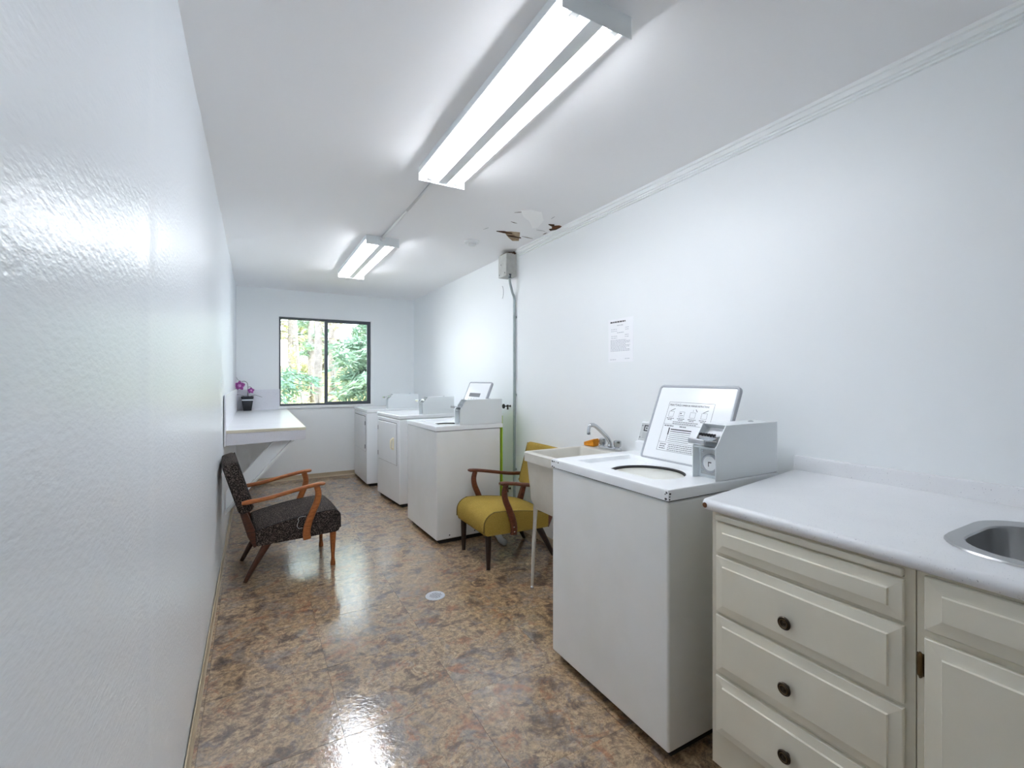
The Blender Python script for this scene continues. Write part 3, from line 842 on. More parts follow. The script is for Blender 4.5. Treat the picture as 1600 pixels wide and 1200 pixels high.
CB = thing('base_cabinet', 'cream painted drawer cabinet beside the foreground washer, under the white worktop', 'cabinet', (0, 0, 0))
CY0, CY1 = 0.4455, 0.957
bm = B()
box(bm, FX + 0.018, XR - 0.004, CY0, CY1, 0.09, 0.878)
box(bm, FX + 0.07, XR - 0.004, CY0, CY1, 0.0, 0.09)
box(bm, FX, FX + 0.018, CY0, CY0 + 0.020, 0.09, 0.878); box(bm, FX, FX + 0.018, CY1 - 0.020, CY1, 0.09, 0.878)
for z0, z1 in ((0.848, 0.854), (0.742, 0.756), (0.560, 0.577), (0.372, 0.390), (0.09, 0.205), (0.870, 0.878)):
    box(bm, FX, FX + 0.018, CY0 + 0.020, CY1 - 0.020, z0, z1)
obj('carcass', bm, 'cab_edge', CB)
bm = B(); box(bm, FX - 0.012, FX + 0.2, 0.466, 0.940, 0.8555, 0.8735, 0.002, 1)
obj('pull_out_board', bm, 'cabinet', CB)
for z0, z1, kz in ((0.757, 0.850, None), (0.574, 0.746, 0.645), (0.388, 0.564, 0.470), (0.200, 0.376, 0.29)):
    bm = B(); raised_front(bm, 0.464, 0.938, z0, z1)
    d = obj('drawer', bm, 'cabinet', CB)
    if kz: knob(d, 0.712, kz)

CS = thing('sink_cabinet', 'cream sink cabinet with a brass-hinged door, at the right edge of the picture', 'cabinet', (0, 0, 0))
SY0, SY1 = -0.62, 0.4435
bm = B()
box(bm, FX + 0.018, FX + 0.03, SY0, SY1, 0.09, 0.878); box(bm, FX + 0.03, XR - 0.004, SY0, SY0 + 0.018, 0.09, 0.878); box(bm, FX + 0.03, XR - 0.004, SY1 - 0.018, SY1, 0.09, 0.878)
box(bm, FX + 0.07, FX + 0.085, SY0, SY1, 0.0, 0.09); box(bm, FX + 0.03, XR - 0.004, SY0 + 0.018, SY1 - 0.018, 0.09, 0.105)
box(bm, FX, FX + 0.018, SY0, SY1, 0.09, 0.878)
obj('carcass', bm, 'cab_edge', CS)
for y0, y1 in ((-0.085, 0.428), (-0.61, -0.10)):
    bm = B(); raised_front(bm, y0, y1, 0.757, 0.872, margin=0.030)
    obj('false_front', bm, 'cabinet', CS)
    bm = B(); raised_front(bm, y0, y1, 0.14, 0.740, margin=0.030)
    d = obj('door', bm, 'cabinet', CS)
    hy = 0.436 if y0 > -0.2 else -0.617
    bm = B(); tube(bm, [(FX - 0.006, hy, 0.648), (FX - 0.006, hy, 0.655), (FX - 0.007, hy, 0.66), (FX - 0.007, hy, 0.692), (FX - 0.006, hy, 0.697), (FX - 0.006, hy, 0.704)], [0.002, 0.0055, 0.0048, 0.0048, 0.0055, 0.002], 10)
    box(bm, FX - 0.003, FX - 0.0005, hy - 0.006, hy + 0.0065, 0.652, 0.700)
    obj('hinge', bm, 'brass_old', d, smooth=True, angle=40, label='antique brass hinge')

# worktop with oblique left end, bullnose front and upstand, cut out for the sink
WT = thing('worktop', 'long white speckled laminate worktop with low upstand over both cream cabinets', 'countertop', (0, 0, 0))
sx0, sx1, sy0, sy1 = 1.345, 1.775, -0.06, 0.462
ZC = 0.915
YE0, YE1 = 0.974, 1.103
FXC = 1.236
cs = ((sx0 + sx1) / 2, (sy0 + sy1) / 2)
hole = rrect(sx0 + 0.012, sx1 - 0.012, sy0 + 0.012, sy1 - 0.012, 0.13, 8)
A = [math.atan2(p[1] - cs[1], p[0] - cs[0]) for p in hole]
def outer_pt(a, ins, z):
    x, y = ray_rect(cs, a, FXC + ins, XR - 0.0015, SY0, 1.03)
    if y > 1.03 - 1e-6: y = 1.03
    return (x, y, z)
bm = B()
# piece around the sink
yb = 0.50
def op(a, ins, z):
    x, y = ray_rect(cs, a, FXC + ins, XR - 0.0015, SY0, yb); return (x, y, z)
Ac = sorted(set([a % (2 * PI) for a in A] + [math.atan2(y - cs[1], x - cs[0]) % (2 * PI) for x in (FXC + 0.016, XR - 0.0015) for y in (SY0, yb)]))
def hp(a):
    # hole boundary at angle a
    best = None
    for i in range(len(hole)):
        p, q = hole[i], hole[(i + 1) % len(hole)]
        d = (math.cos(a), math.sin(a)); ex, ey = q[0] - p[0], q[1] - p[1]
        den = d[0] * ey - d[1] * ex
        if abs(den) < 1e-12: continue
        t = ((p[0] - cs[0]) * ey - (p[1] - cs[1]) * ex) / den; s = ((p[0] - cs[0]) * d[1] - (p[1] - cs[1]) * d[0]) / den
        if t > 0 and -1e-6 <= s <= 1 + 1e-6 and (best is None or t < best): best = t
    return (cs[0] + best * math.cos(a), cs[1] + best * math.sin(a))
loft(bm, [[op(a, 0.016, ZC) for a in Ac], [hp(a) + (ZC,) for a in Ac], [hp(a) + (ZC - 0.034,) for a in Ac], [op(a, 0.016, ZC - 0.034) for a in Ac]], cap=False)
# solid rest to the left
pl = [(FXC + 0.016, yb), (XR - 0.0015, yb), (XR - 0.0015, YE1), (FXC + 0.016, YE0)]
prism(bm, pl, ZC - 0.034, ZC, axis='z')
bmesh.ops.remove_doubles(bm, verts=bm.verts[:], dist=0.0004)
# bullnose front edge
nose = [(FXC + 0.0162, ZC)] + [(FXC + 0.016 - 0.016 * math.sin(a), ZC - 0.017 + 0.017 * math.cos(a)) for a in [PI * k / 10 for k in range(11)]] + [(FXC + 0.0162, ZC - 0.034)]
prism(bm, nose, SY0, YE0)
obj('counter_slab', bm, 'laminate', WT, smooth=True, angle=25, wn=True)
bm = B()
prism(bm, [(XR - 0.0015, ZC - 0.002), (XR - 0.030, ZC - 0.002), (XR - 0.030, ZC + 0.002), (XR - 0.024, ZC + 0.010), (XR - 0.022, ZC + 0.046), (XR - 0.018, ZC + 0.054), (XR - 0.012, ZC + 0.056), (XR - 0.0015, ZC + 0.056)], SY0, YE1 + 0.004)
obj('upstand', bm, 'laminate', WT, smooth=True, angle=40)
bm = B(); lathe(bm, [(0.008, 0.002), (0.0085, -0.0006), (0.004, -0.0012)], (FXC + 0.0004, YE0 - 0.0085, ZC - 0.018), 9, 'x')
obj('chipped_corner', bm, 'rust', WT)

SK = thing('kitchen_sink', 'stainless steel bowl sink set into the white worktop at the right edge', 'sink', (cs[0], cs[1], ZC))
def rs(ins, r, z, shift=0.0): return [(a - cs[0], b - cs[1], z) for a, b in rrect(sx0 + ins, sx1 - ins - shift, sy0 + ins, sy1 - ins, r, 8)]
bm = B()
loft(bm, [rs(0.0, 0.135, 0.0005), rs(0.003, 0.132, 0.0045), rs(0.034, 0.105, 0.0045, 0.03), rs(0.037, 0.102, 0.001, 0.03), rs(0.039, 0.10, -0.010, 0.03), rs(0.044, 0.096, -0.14, 0.03), rs(0.060, 0.08, -0.168, 0.03), rs(0.10, 0.06, -0.172, 0.03)], cap=False)
rows_last = rs(0.10, 0.06, -0.172, 0.03)
bm.faces.new([bm.verts.new(p) for p in rows_last])
bmesh.ops.remove_doubles(bm, verts=bm.verts[:], dist=0.0003)
obj('sink_bowl', bm, 'steel', SK, smooth=True, angle=28)
bm = B(); lathe(bm, [(0.045, 0.0), (0.043, 0.003), (0.030, 0.001), (0.001, 0.001)], (-0.015, 0, -0.1715), 20)
obj('sink_strainer', bm, 'chrome', SK, smooth=True, angle=40)

# ------------------------------------------------------------------ laundry tub with faucet
TX0, TX1, TY0, TY1, TZ = 1.436, 1.975, 1.86, 2.425, 0.850
LT = thing('laundry_tub', 'off-white plastic laundry tub on thin metal legs between foreground washer and mustard chair', 'utility sink', ((TX0 + TX1) / 2, (TY0 + TY1) / 2, 0))
ox, oy = (TX0 + TX1) / 2, (TY0 + TY1) / 2
def tr(ins, z, r=0.02, bk=0.0): return [(a - ox, b - oy, z) for a, b in rrect(TX0 + ins, TX1 - ins - bk, TY0 + ins, TY1 - ins, r, 4)]
bm = B()
loft(bm, [tr(0.050, 0.505, 0.03), tr(0.030, 0.56), tr(0.014, 0.770), tr(0.012, 0.792), tr(0.0, 0.793), tr(0.0, TZ - 0.006), tr(0.006, TZ), tr(0.030, TZ, 0.02, 0.085), tr(0.036, TZ - 0.008, 0.02, 0.085), tr(0.055, 0.56, 0.03, 0.085), tr(0.075, 0.522, 0.03, 0.07)], cap=True)
obj('basin', bm, 'tub', LT, smooth=True, angle=40)
for sx in (-1, 1):
    for sy in (-1, 1):
        bm = B()
        x0, y0 = sx * 0.205, sy * 0.235
        tube(bm, [(x0, y0, 0.58), (x0 + sx * 0.002, y0 + sy * 0.022, 0.30), (x0 + sx * 0.004, y0 + sy * 0.040, 0.016)], [0.017, 0.013, 0.0085], 8)
        lg = obj('leg', bm, 'leg_white', LT, smooth=True, angle=50)
        bm = B(); lathe(bm, [(0.013, 0.0), (0.012, 0.008), (0.006, 0.017)], (x0 + sx * 0.004, y0 + sy * 0.040, 0), 12)
        obj('leg_foot', bm, 'chrome', lg)

FC = thing('faucet', 'chrome two-handle faucet on the rear ledge of the laundry tub', 'faucet', (1.935, 2.205, TZ))
bm = B()
loft(bm, [[(a, b, z) for a, b in rrect(-0.026 + i, 0.026 - i, -0.095 + i, 0.095 - i, 0.024 - i, 5)] for i, z in ((0, 0.0), (0, 0.012), (0.006, 0.018))])
obj('faucet_base', bm, 'chrome', FC, smooth=True, angle=40)
bm = B()
pts = smooth_pts([(0, 0, 0.014), (0, 0, 0.045), (-0.03, 0.0, 0.085), (-0.095, 0.002, 0.140), (-0.130, 0.003, 0.160), (-0.152, 0.004, 0.158), (-0.163, 0.004, 0.140), (-0.165, 0.004, 0.112)], 4)
n = len(pts)
tube(bm, pts, [0.015 if i < 4 else (0.0125 if i < n - 8 else 0.010) for i in range(n)], 12)
tube(bm, [(-0.165, 0.004, 0.118), (-0.165, 0.004, 0.104)], 0.0125, 12)
obj('spout', bm, 'chrome', FC, smooth=True, angle=60)
for s in (-1, 1):
    bm = B()
    prof = [(0.012, 0.012), (0.012, 0.024), (0.021, 0.028)]
    lathe(bm, [(0.014, 0.012), (0.012, 0.022), (0.020, 0.026), (0.0235, 0.040), (0.0225, 0.062), (0.012, 0.067), (0.001, 0.067)], (0, s * 0.068, 0), 8)
    obj('handle', bm, 'chrome', FC, smooth=True, angle=25)

bm = B()
vs = box(bm, -0.040, 0.040, -0.085, 0.085, 0.0, 0.038, 0.010, 3)
bmesh.ops.subdivide_edges(bm, edges=bm.edges[:], cuts=1, use_grid_fill=True)
for v in bm.verts:
    k = (v.co.y + 0.085) / 0.17
    v.co.z = v.co.z * (1.15 - 0.62 * k) if v.co.z > 0 else v.co.z
    v.co.x *= (1.0 - 0.45 * k)
    v.co += Vector((random.uniform(-1, 1), random.uniform(-1, 1), random.uniform(0, 1))) * 0.0022
o = obj('sponge', bm, 'sponge', smooth=True); o.location = (1.925, 2.385, TZ + 0.0005); o.rotation_euler = (0, 0, 0.25)
o.location.y = 2.392
tag(o, 'orange-yellow sponge lying on the tub ledge beside the faucet', 'sponge')
o.location = (1.932, 2.392 - 0.004, TZ + 0.0005); o.scale = (0.8, 0.52, 1.15)

# ------------------------------------------------------------------ armchairs
def armchair(label, loc, rot, seat_m, pipe_m, arm_m, rear_m, front_m, turned, backz, round_front):
    t = thing('armchair', label, 'chair', loc, rot, 'mid-century wooden armchairs')
    HWD = 0.238
    # seat: profile in x-z, lofted across y with rounded sides
    r = round_front
    prof = [(0.0, 0.222), (-0.010, 0.235), (-0.012, 0.318), (0.0, 0.330), (0.15, 0.362), (0.30, 0.382), (0.42, 0.390)]
    for k in range(1, 7):
        a = PI / 2 * k / 6
        prof.append((0.505 - r + r * math.sin(a), 0.390 - r * 0.9 + r * 0.9 * math.cos(a)))
    prof += [(0.506, 0.262), (0.498, 0.240), (0.480, 0.232), (0.25, 0.226)]
    cxp, czp = 0.25, 0.30
    loops = []
    for y, s, crown in ((-HWD, 0.955, 0.0), (-HWD + 0.006, 0.985, 0.0), (-HWD + 0.018, 1.0, 0.003), (-0.12, 1.0, 0.010), (0.0, 1.0, 0.013), (0.12, 1.0, 0.010), (HWD - 0.018, 1.0, 0.003), (HWD - 0.006, 0.985, 0.0), (HWD, 0.955, 0.0)):
        lp = []
        for x, z in prof:
            zz = czp + (z - czp) * s + (crown if z > 0.31 else 0)
            lp.append((cxp + (x - cxp) * (1 - (1 - s) * 0.3), y, zz))
        loops.append(lp)
    bm = B(); loft(bm, loops)
    seat = obj('seat', bm, seat_m, t, smooth=True, angle=50)
    for s in (-1, 1):
        pp = [(x + 0.001, s * (HWD - 0.004), z - 0.002) for x, z in prof[2:14]]
        bm = B(); tube(bm, smooth_pts(pp, 2), 0.0042, 6)
        obj('piping', bm, pipe_m, seat, smooth=True)
    # backrest: padded slab leaning backwards
    th, hh = (0.088 if turned else 0.070), (backz - 0.445) * 1.03
    lean = math.radians(17.0 if turned else 14.5)
    loops = []
    N = 12
    def sec(s):   # section in local (u thickness, v height)
        pts = []
        for a, b in rrect(-th / 2 * s, th / 2 * s, 0.0 + (1 - s) * 0.03, hh - (1 - s) * 0.03, 0.026 * s, 5): pts.append((a, b))
        return pts
    taper = 0.0 if turned else 0.06
    for y, s in ((-HWD, 0.80), (-HWD + 0.008, 0.93), (-HWD + 0.024, 1.0), (-0.1, 1.04), (0, 1.06), (0.1, 1.04), (HWD - 0.024, 1.0), (HWD - 0.008, 0.93), (HWD, 0.80)):
        lp = []
        for a, b in sec(s):
            yy = y * (1 - taper * b / hh)
            lp.append((-0.056 - math.sin(lean) * b + math.cos(lean) * a, yy, 0.445 + math.cos(lean) * b + math.sin(lean) * a))
        loops.append(lp)
    bm = B(); loft(bm, loops)
    back = obj('backrest', bm, seat_m, t, smooth=True, angle=50)
    for s in (-1, 1):
        pp = []
        for k in range(9):
            b = 0.02 + (hh - 0.03) * k / 8
            y = s * (HWD - 0.012) * (1 - taper * b / hh)
            pp.append((-0.056 - math.sin(lean) * b + math.cos(lean) * th / 2 * 0.95, y, 0.445 + math.cos(lean) * b + math.sin(lean) * th / 2))
        bm = B(); tube(bm, pp, 0.0042, 6); obj('piping', bm, pipe_m, back, smooth=True)
    for s in (-1, 1):
        ya, yb_ = s * (HWD + 0.002), s * (HWD + 0.026)
        # armrest: long flat bar, wider at the front
        bm = B()
        p = smooth_pts([(-0.088, 0, 0.516), (0.05, 0, 0.528), (0.20, 0, 0.556), (0.33, 0, 0.579), (0.400, 0, 0.584)], 4)
        loops = []
        for i, q in enumerate(p):
            k = i / (len(p) - 1)
            hw = 0.015 + 0.011 * max(0, (k - 0.45) / 0.55) ** 1.2 - (0.008 if i == len(p) - 1 else 0)
            hz = 0.0145 - 0.003 * k - (0.004 if i in (0, len(p) - 1) else 0)
            yc = s * (HWD + 0.018 + 0.004 * k)
            lp = []
            for j in range(12):
                a = 2 * PI * j / 12
                ca, sa = math.cos(a), math.sin(a)
                lp.append((q.x, yc + hw * math.copysign(abs(ca) ** 0.6, ca), q.z + hz * math.copysign(abs(sa) ** 0.7, sa)))
            loops.append(lp)
        loft(bm, loops); obj('armrest', bm, arm_m, t, smooth=True, angle=60)
        # curved front post
        bm = B()
        p = smooth_pts([(0.348, 0, 0.572), (0.360, 0, 0.520), (0.352, 0, 0.465), (0.325, 0, 0.400), (0.298, 0, 0.330), (0.286, 0, 0.270), (0.290, 0, 0.222)], 4)
        n = len(p)
        sweep_xz(bm, [(q.x, q.z) for q in p], [0.019 + 0.006 * (i / n) for i in range(n)], ya, yb_, 0.007)
        post = obj('arm_post', bm, arm_m, t, smooth=True, angle=50)
        for bx_, bz_ in ((0.289, 0.243), (0.292, 0.275)):
            bm = B(); lathe(bm, [(0.0055, 0.0), (0.0055, s * 0.002), (0.002, s * 0.004)], (bx_, yb_ - s * 0.0005, bz_), 10, 'y')
            obj('bolt', bm, 'chrome' if not turned else arm_m, post)
        # rear upright carrying back and arm
        bm = B()
        yr0, yr1 = s * (HWD - 0.034), s * (HWD - 0.008)
        sweep_xz(bm, [(0.004, 0.228), (-0.030, 0.30), (-0.075, 0.44), (-0.098, 0.53)], [0.026, 0.026, 0.020, 0.014], yr0, yr1, 0.005)
        obj('back_upright', bm, rear_m if turned else arm_m, t, smooth=True, angle=50)
        # rear leg, raked backwards
        bm = B()
        sweep_xz(bm, [(0.060, 0.230), (0.030, 0.18), (-0.030, 0.075), (-0.068, 0.002)], [0.024, 0.022, 0.016, 0.012], s * (HWD - 0.046), s * (HWD - 0.016), 0.008)
        obj('leg', bm, rear_m, t, smooth=True, angle=50)
        bm = B()
        yl = s * (HWD - 0.028)
        if turned: pr_ = [(0.022, 0.236), (0.021, 0.20), (0.017, 0.14), (0.0125, 0.075), (0.0118, 0.050), (0.014, 0.034), (0.0175, 0.016), (0.0165, 0.0)]
        else: pr_ = [(0.022, 0.236), (0.021, 0.18), (0.018, 0.10), (0.0145, 0.030), (0.0145, 0.0)]
        lathe(bm, pr_, (0.462, yl, 0), 14)
        obj('leg', bm, front_m, t, smooth=True, angle=50)
    return t
dark = armchair('dark speckled tweed armchair with orange-brown wooden arms, against the left wall', (0.0, 3.580, 0), math.radians(3.8), 'tweed', 'tweed_pipe', 'teak', 'teak_dark', 'teak', True, 0.772, 0.055)
bm = B()
tube(bm, smooth_pts([(0.245, -0.242, 0.372), (0.235, -0.246, 0.362), (0.240, -0.246, 0.350), (0.232, -0.247, 0.335), (0.230, -0.247, 0.315), (0.240, -0.247, 0.300), (0.262, -0.244, 0.300)], 4), 0.0009, 5)
tube(bm, smooth_pts([(0.245, -0.242, 0.372), (0.265, -0.244, 0.374), (0.285, -0.244, 0.372)], 4), 0.0009, 5)
obj('loose_cord', bm, 'white_plastic', dark, label='thin pale loose cord at the arm post')
armchair('mustard yellow armchair with dark wooden arms, between the far washer and the laundry tub', (1.842, 3.003, 0), PI, 'mustard', 'mustard_pipe', 'walnut', 'ebony', 'ebony', False, 0.775, 0.095)

# ------------------------------------------------------------------ wall table with bracket, orchid
TB = thing('wall_table', 'white laminate folding table fixed in the far left corner under the window', 'table', (XL, 4.0, 0))
tx1 = 0.356 - XL; tl = YB - 4.0 - 0.001
bm = B(); box(bm, 0.004, tx1 - 0.006, 0.006, tl, 0.878, 0.907)
obj('tabletop', bm, 'laminate', TB)
bm = B(); box(bm, 0.004, tx1, 0.0, 0.006, 0.885, 0.9075, 0.001, 1); box(bm, tx1 - 0.006, tx1, 0.006, tl, 0.885, 0.9075)
obj('edge_strip', bm, 'edge_cream', TB)
bm = B(); prism(bm, [(0.004, 0.795), (tx1 - 0.001, 0.812), (tx1 - 0.001, 0.8845), (0.004, 0.8845)], 0.001, 0.020)
obj('apron', bm, 'laminate_lav', TB)
bm = B(); box(bm, tx1 - 0.020, tx1 - 0.001, 0.020, tl, 0.812, 0.8845)
obj('apron', bm, 'laminate_lav', TB)
bm = B(); box(bm, 0.004, 0.013, -0.080, tl, 0.9075, 1.172, 0.001, 1)
box(bm, 0.004, 0.013, -0.080, -0.001, 0.80, 0.9075)
obj('splash_panel', bm, 'laminate_lav', TB)
bm = B(); box(bm, 0.013, 0.274 - XL, tl - 0.012, tl, 0.9075, 1.160, 0.001, 1)
obj('splash_panel', bm, 'laminate_lav', TB)
def brace(xa, xb, y0, y1, za, zb):
    # parallelogram board from the wall up to the table
    sl = 1.13
    bm = B()
    run = za - zb
    pts = [(xa - XL, za), (xb - XL, za), (0.006, za - (xb - XL - 0.006) * sl), (0.006, za - (xa - XL - 0.006) * sl)]
    prism(bm, pts, y0, y1, bev=0.002)
    obj('brace', bm, 'trim', TB)
brace(0.135 + 0.062, 0.252 + 0.062, 0.075, 0.115, 0.876, 0.2)
brace(0.254 + 0.062, 0.278 + 0.062, 0.030, 0.074, 0.876, 0.2)

OR = thing('potted_orchid', 'small purple orchid in a black pot at the back of the wall table', 'plant', (-0.076, 6.375, 0.907))
def sq(h, z, r=0.012): return [(a, b, z) for a, b in rrect(-h, h, -h, h, r, 3)]
bm = B(); loft(bm, [sq(0.042, 0.0005), sq(0.066, 0.165), sq(0.066, 0.170), sq(0.060, 0.170), sq(0.058, 0.155)])
obj('pot', bm, 'pot', OR, smooth=True, angle=40)
bm = B(); loft(bm, [sq(0.0615, 0.122, 0.013), sq(0.0645, 0.137, 0.013)], cap=False); loft(bm, [sq(0.0600, 0.122), sq(0.0630, 0.137)], cap=False)
obj('pot_band', bm, 'pot_band', OR)
bm = B()
tube(bm, smooth_pts([(0.005, 0, 0.155), (0.004, -0.004, 0.24), (0.0, -0.01, 0.325), (-0.03, -0.012, 0.352), (-0.06, -0.015, 0.348)], 4), 0.003, 6)
tube(bm, smooth_pts([(0.003, -0.004, 0.28), (0.03, -0.01, 0.285), (0.052, -0.015, 0.262)], 4), 0.0025, 6)
tube(bm, smooth_pts([(-0.06, -0.015, 0.348), (-0.10, -0.016, 0.372), (-0.112, -0.016, 0.40)], 4), 0.0018, 6)
obj('stem', bm, 'stem', OR, smooth=True)
def petal_bm(bm, c, ang, ln, wd, tilt):
    rows = []
    for k in range(6):
        s = k / 5; hw = wd * math.sin(PI * (0.12 + 0.86 * s)) ** 0.8
        row = []
        for j in (-1, 0, 1):
            x = s * ln; y = j * hw; z = 0.10 * ln * math.sin(PI * s) - 0.15 * abs(j) * hw
            xr, zr = x * math.cos(ang) - y * math.sin(ang), x * math.sin(ang) + y * math.cos(ang)
            row.append((c[0] + xr, c[1] - z + tilt * s * ln, c[2] + zr))
        rows.append(row)
    loft(bm, rows, cap=False, closed=False)
def flower(c, sc):
    for k in range(5):
        bm = B(); petal_bm(bm, c, PI / 2 + 2 * PI * k / 5, 0.052 * sc, (0.026 if k in (1, 4) else 0.018) * sc, 0.1)
        obj('petal', bm, 'petal', OR, smooth=True)
    bm = B(); lathe(bm, [(0.004 * sc, 0.004), (0.018 * sc, -0.002), (0.014 * sc, -0.012), (0.003 * sc, -0.018)], (c[0], c[1], c[2]), 10, 'y')
    obj('flower_heart', bm, 'petal_mid', OR, smooth=True)
flower((-0.082, -0.022, 0.300), 1.15)
flower((0.036, -0.030, 0.240), 0.75)
for pts in ([(-0.01, 0, 0.158), (-0.06, -0.01, 0.188), (-0.11, -0.015, 0.196), (-0.118, -0.017, 0.200)], [(0.01, 0, 0.158), (0.07, -0.005, 0.188), (0.12, -0.01, 0.172), (0.155, -0.014, 0.160)]):
    bm = B(); p = smooth_pts(pts, 4); n = len(p); rows = []
    for i, q in enumerate(p):
        hw = 0.013 * math.sin(PI * (0.1 + 0.88 * i / (n - 1)))
        rows.append([(q.x, q.y - hw, q.z), (q.x, q.y, q.z - 0.003), (q.x, q.y + hw, q.z), (q.x, q.y, q.z + 0.001)])
    loft(bm, rows); obj('leaf', bm, 'stem', OR, smooth=True)

# ------------------------------------------------------------------ things on the right wall
JB = thing('junction_box', 'grey metal junction box under the damaged ceiling corner', 'electrical box', (XR, 3.57, 2.285))
bm = B(); box(bm, -0.098, -0.001, -0.080, 0.072, -0.098, 0.098, 0.002, 1)
obj('box_body', bm, 'grey_box', JB)
bm = B(); box(bm, -0.1005, -0.098, -0.078, 0.070, -0.096, 0.096, 0.001, 1)
cv = obj('cover', bm, 'grey_box', JB)
for a, b in ((-0.05, -0.07), (0.05, -0.075), (0.02, 0.01)):
    bm = B(); lathe(bm, [(0.006, 0), (0.006, -0.002), (0.002, -0.003)], (-0.1005, a, b), 8, 'x'); obj('screw', bm, 'ink_grey', cv)
bm = B(); tube(bm, smooth_pts([(-0.09, 0.065, 0.098), (-0.06, 0.0, 0.118), (-0.03, -0.06, 0.112), (-0.006, -0.082, 0.10)], 4), 0.005, 6)
tube(bm, smooth_pts([(-0.03, -0.06, 0.104), (-0.024, -0.080, 0.110), (-0.022, -0.086, 0.094)], 4), 0.008, 6)
obj('cable', bm, 'dark_torn', JB, smooth=True)
bm = B()
p = smooth_pts([(1.935, 3.496, 2.185), (1.937, 3.496, 2.13), (1.962, 3.50, 2.05), (1.984, 3.505, 2.0), (1.985, 3.505, 1.93)], 5) + [Vector((1.985, 3.505, 0.06))]
tube(bm, p, 0.011, 12)
cd = obj('wall_conduit', bm, 'galv', smooth=True, angle=60)
tag(cd, 'grey metal conduit pipe running down the right wall from the junction box', 'pipe')
bm = B(); tube(bm, [(1.935, 3.496, 2.202), (1.935, 3.496, 2.165)], 0.016, 12); obj('coupling', bm, 'alu_dark', cd)
for z in (1.83, 1.15, 0.5):
    bm = B(); tube(bm, [(1.985, 3.505, z - 0.012), (1.985, 3.505, z + 0.012)], 0.0135, 12); box(bm, 1.985, XR - 0.0005, 3.485, 3.525, z - 0.008, z + 0.008)
    obj('strap', bm, 'galv', cd)

def valve(label, y, z):
    t = thing('water_valve', label, 'valve', (XR - 0.0005, y, z))
    bm = B(); tube(bm, [(0, 0, 0), (-0.035, 0, 0)], 0.011, 10); tube(bm, [(-0.028, 0, 0.012), (-0.028, 0, -0.030)], 0.010, 10)
    obj('valve_body', bm, 'bronze', t, smooth=True, angle=50)
    bm = B(); lathe(bm, [(0.010, -0.034), (0.005, -0.040), (0.005, -0.062), (0.020, -0.064), (0.022, -0.070), (0.018, -0.076), (0.004, -0.078)], (0, 0, 0), 10, 'x')
    obj('hand_wheel', bm, 'rubber', t, smooth=True, angle=40)
valve('dark water valve on the right wall level with the far washer coin box', 3.60, 1.047)
valve('dark water valve low on the right wall behind the mustard chair', 3.60, 0.31)

NT = thing('notice_sheet', 'white printed paper notice taped to the right wall above the laundry tub', 'notice', (XR - 0.0006, 2.18, 1.535))
bm = B(); box(bm, -0.0008, 0.0, -0.112, 0.112, -0.137, 0.137)
obj('paper', bm, 'paper', NT)
bm = B()
def nline(y0, y1, z, h):
    y = y1
    while y > y0 + 0.004:
        l = random.uniform(0.008, 0.022); e = max(y - l, y0)
        box(bm, -0.0011, -0.0008, e, y, z, z + h); y = e - 0.004
nline(-0.045, 0.092, 0.112, 0.009)
obj('title_print', bm, 'ink', NT)
bm = B()
nline(-0.03, 0.03, 0.092, 0.004)
for r in range(2): nline(0.03, 0.085, 0.070 - r * 0.012, 0.003); nline(-0.075, -0.045, 0.075 - r * 0.012, 0.003)
nline(-0.03, 0.03, 0.046, 0.004)
for r in range(2): nline(0.03, 0.085, 0.026 - r * 0.012, 0.003); nline(-0.075, -0.04, 0.030 - r * 0.012, 0.003)
for r in range(9): nline(-0.085 if r % 3 else -0.05, 0.090, 0.000 - r * 0.0085, 0.0034)
obj('body_print', bm, 'ink_pale', NT)
bm = B(); nline(-0.085, -0.04, -0.118, 0.003); nline(0.04, 0.095, -0.122, 0.003); obj('foot_print', bm, 'ink_pale', NT)

# ------------------------------------------------------------------ small floor things
DR = thing('floor_drain', 'round grey metal drain grate set in the floor between chairs and washer', 'drain', (0.938, 2.612, 0.0))
bm = B(); lathe(bm, [(0.058, 0.0003), (0.056, 0.0028), (0.044, 0.0030), (0.040, 0.0020), (0.001, 0.0020)], (0, 0, 0), 32)
obj('drain_plate', bm, 'drain_rim', DR, smooth=True, angle=40)
bm = B()
for i in range(-3, 4):
    for j in range(-3, 4):
        if i * i + j * j <= 10: lathe(bm, [(0.0034, 0.0019), (0.0034, 0.0024)], (i * 0.0105 + (0.005 if j % 2 else 0), j * 0.0105, 0), 8)
obj('drain_holes', bm, 'ink', DR)

bm = B(); box(bm, -0.006, 0.006, -0.13, 0.13, 0.0, 0.98, 0.004, 2)
o = obj('lime_board', bm, 'lime', smooth=True, angle=30); o.location = (1.829, 3.565, 0.0)
tag(o, 'narrow lime green board standing on edge behind the far washer', 'board')

bm = B()
p = smooth_pts([(0.0, 0.10, 0.045), (-0.01, 0.02, 0.028), (-0.03, -0.06, 0.024), (-0.03, -0.12, 0.024)], 6)
tube(bm, p, [0.022 + 0.003 * (i % 2) for i in range(len(p))], 12)
o = obj('drain_hose', bm, 'panel_grey', smooth=True); o.location = (1.72, 3.25, 0)
tag(o, 'short grey corrugated hose end on the floor under the mustard chair', 'hose')

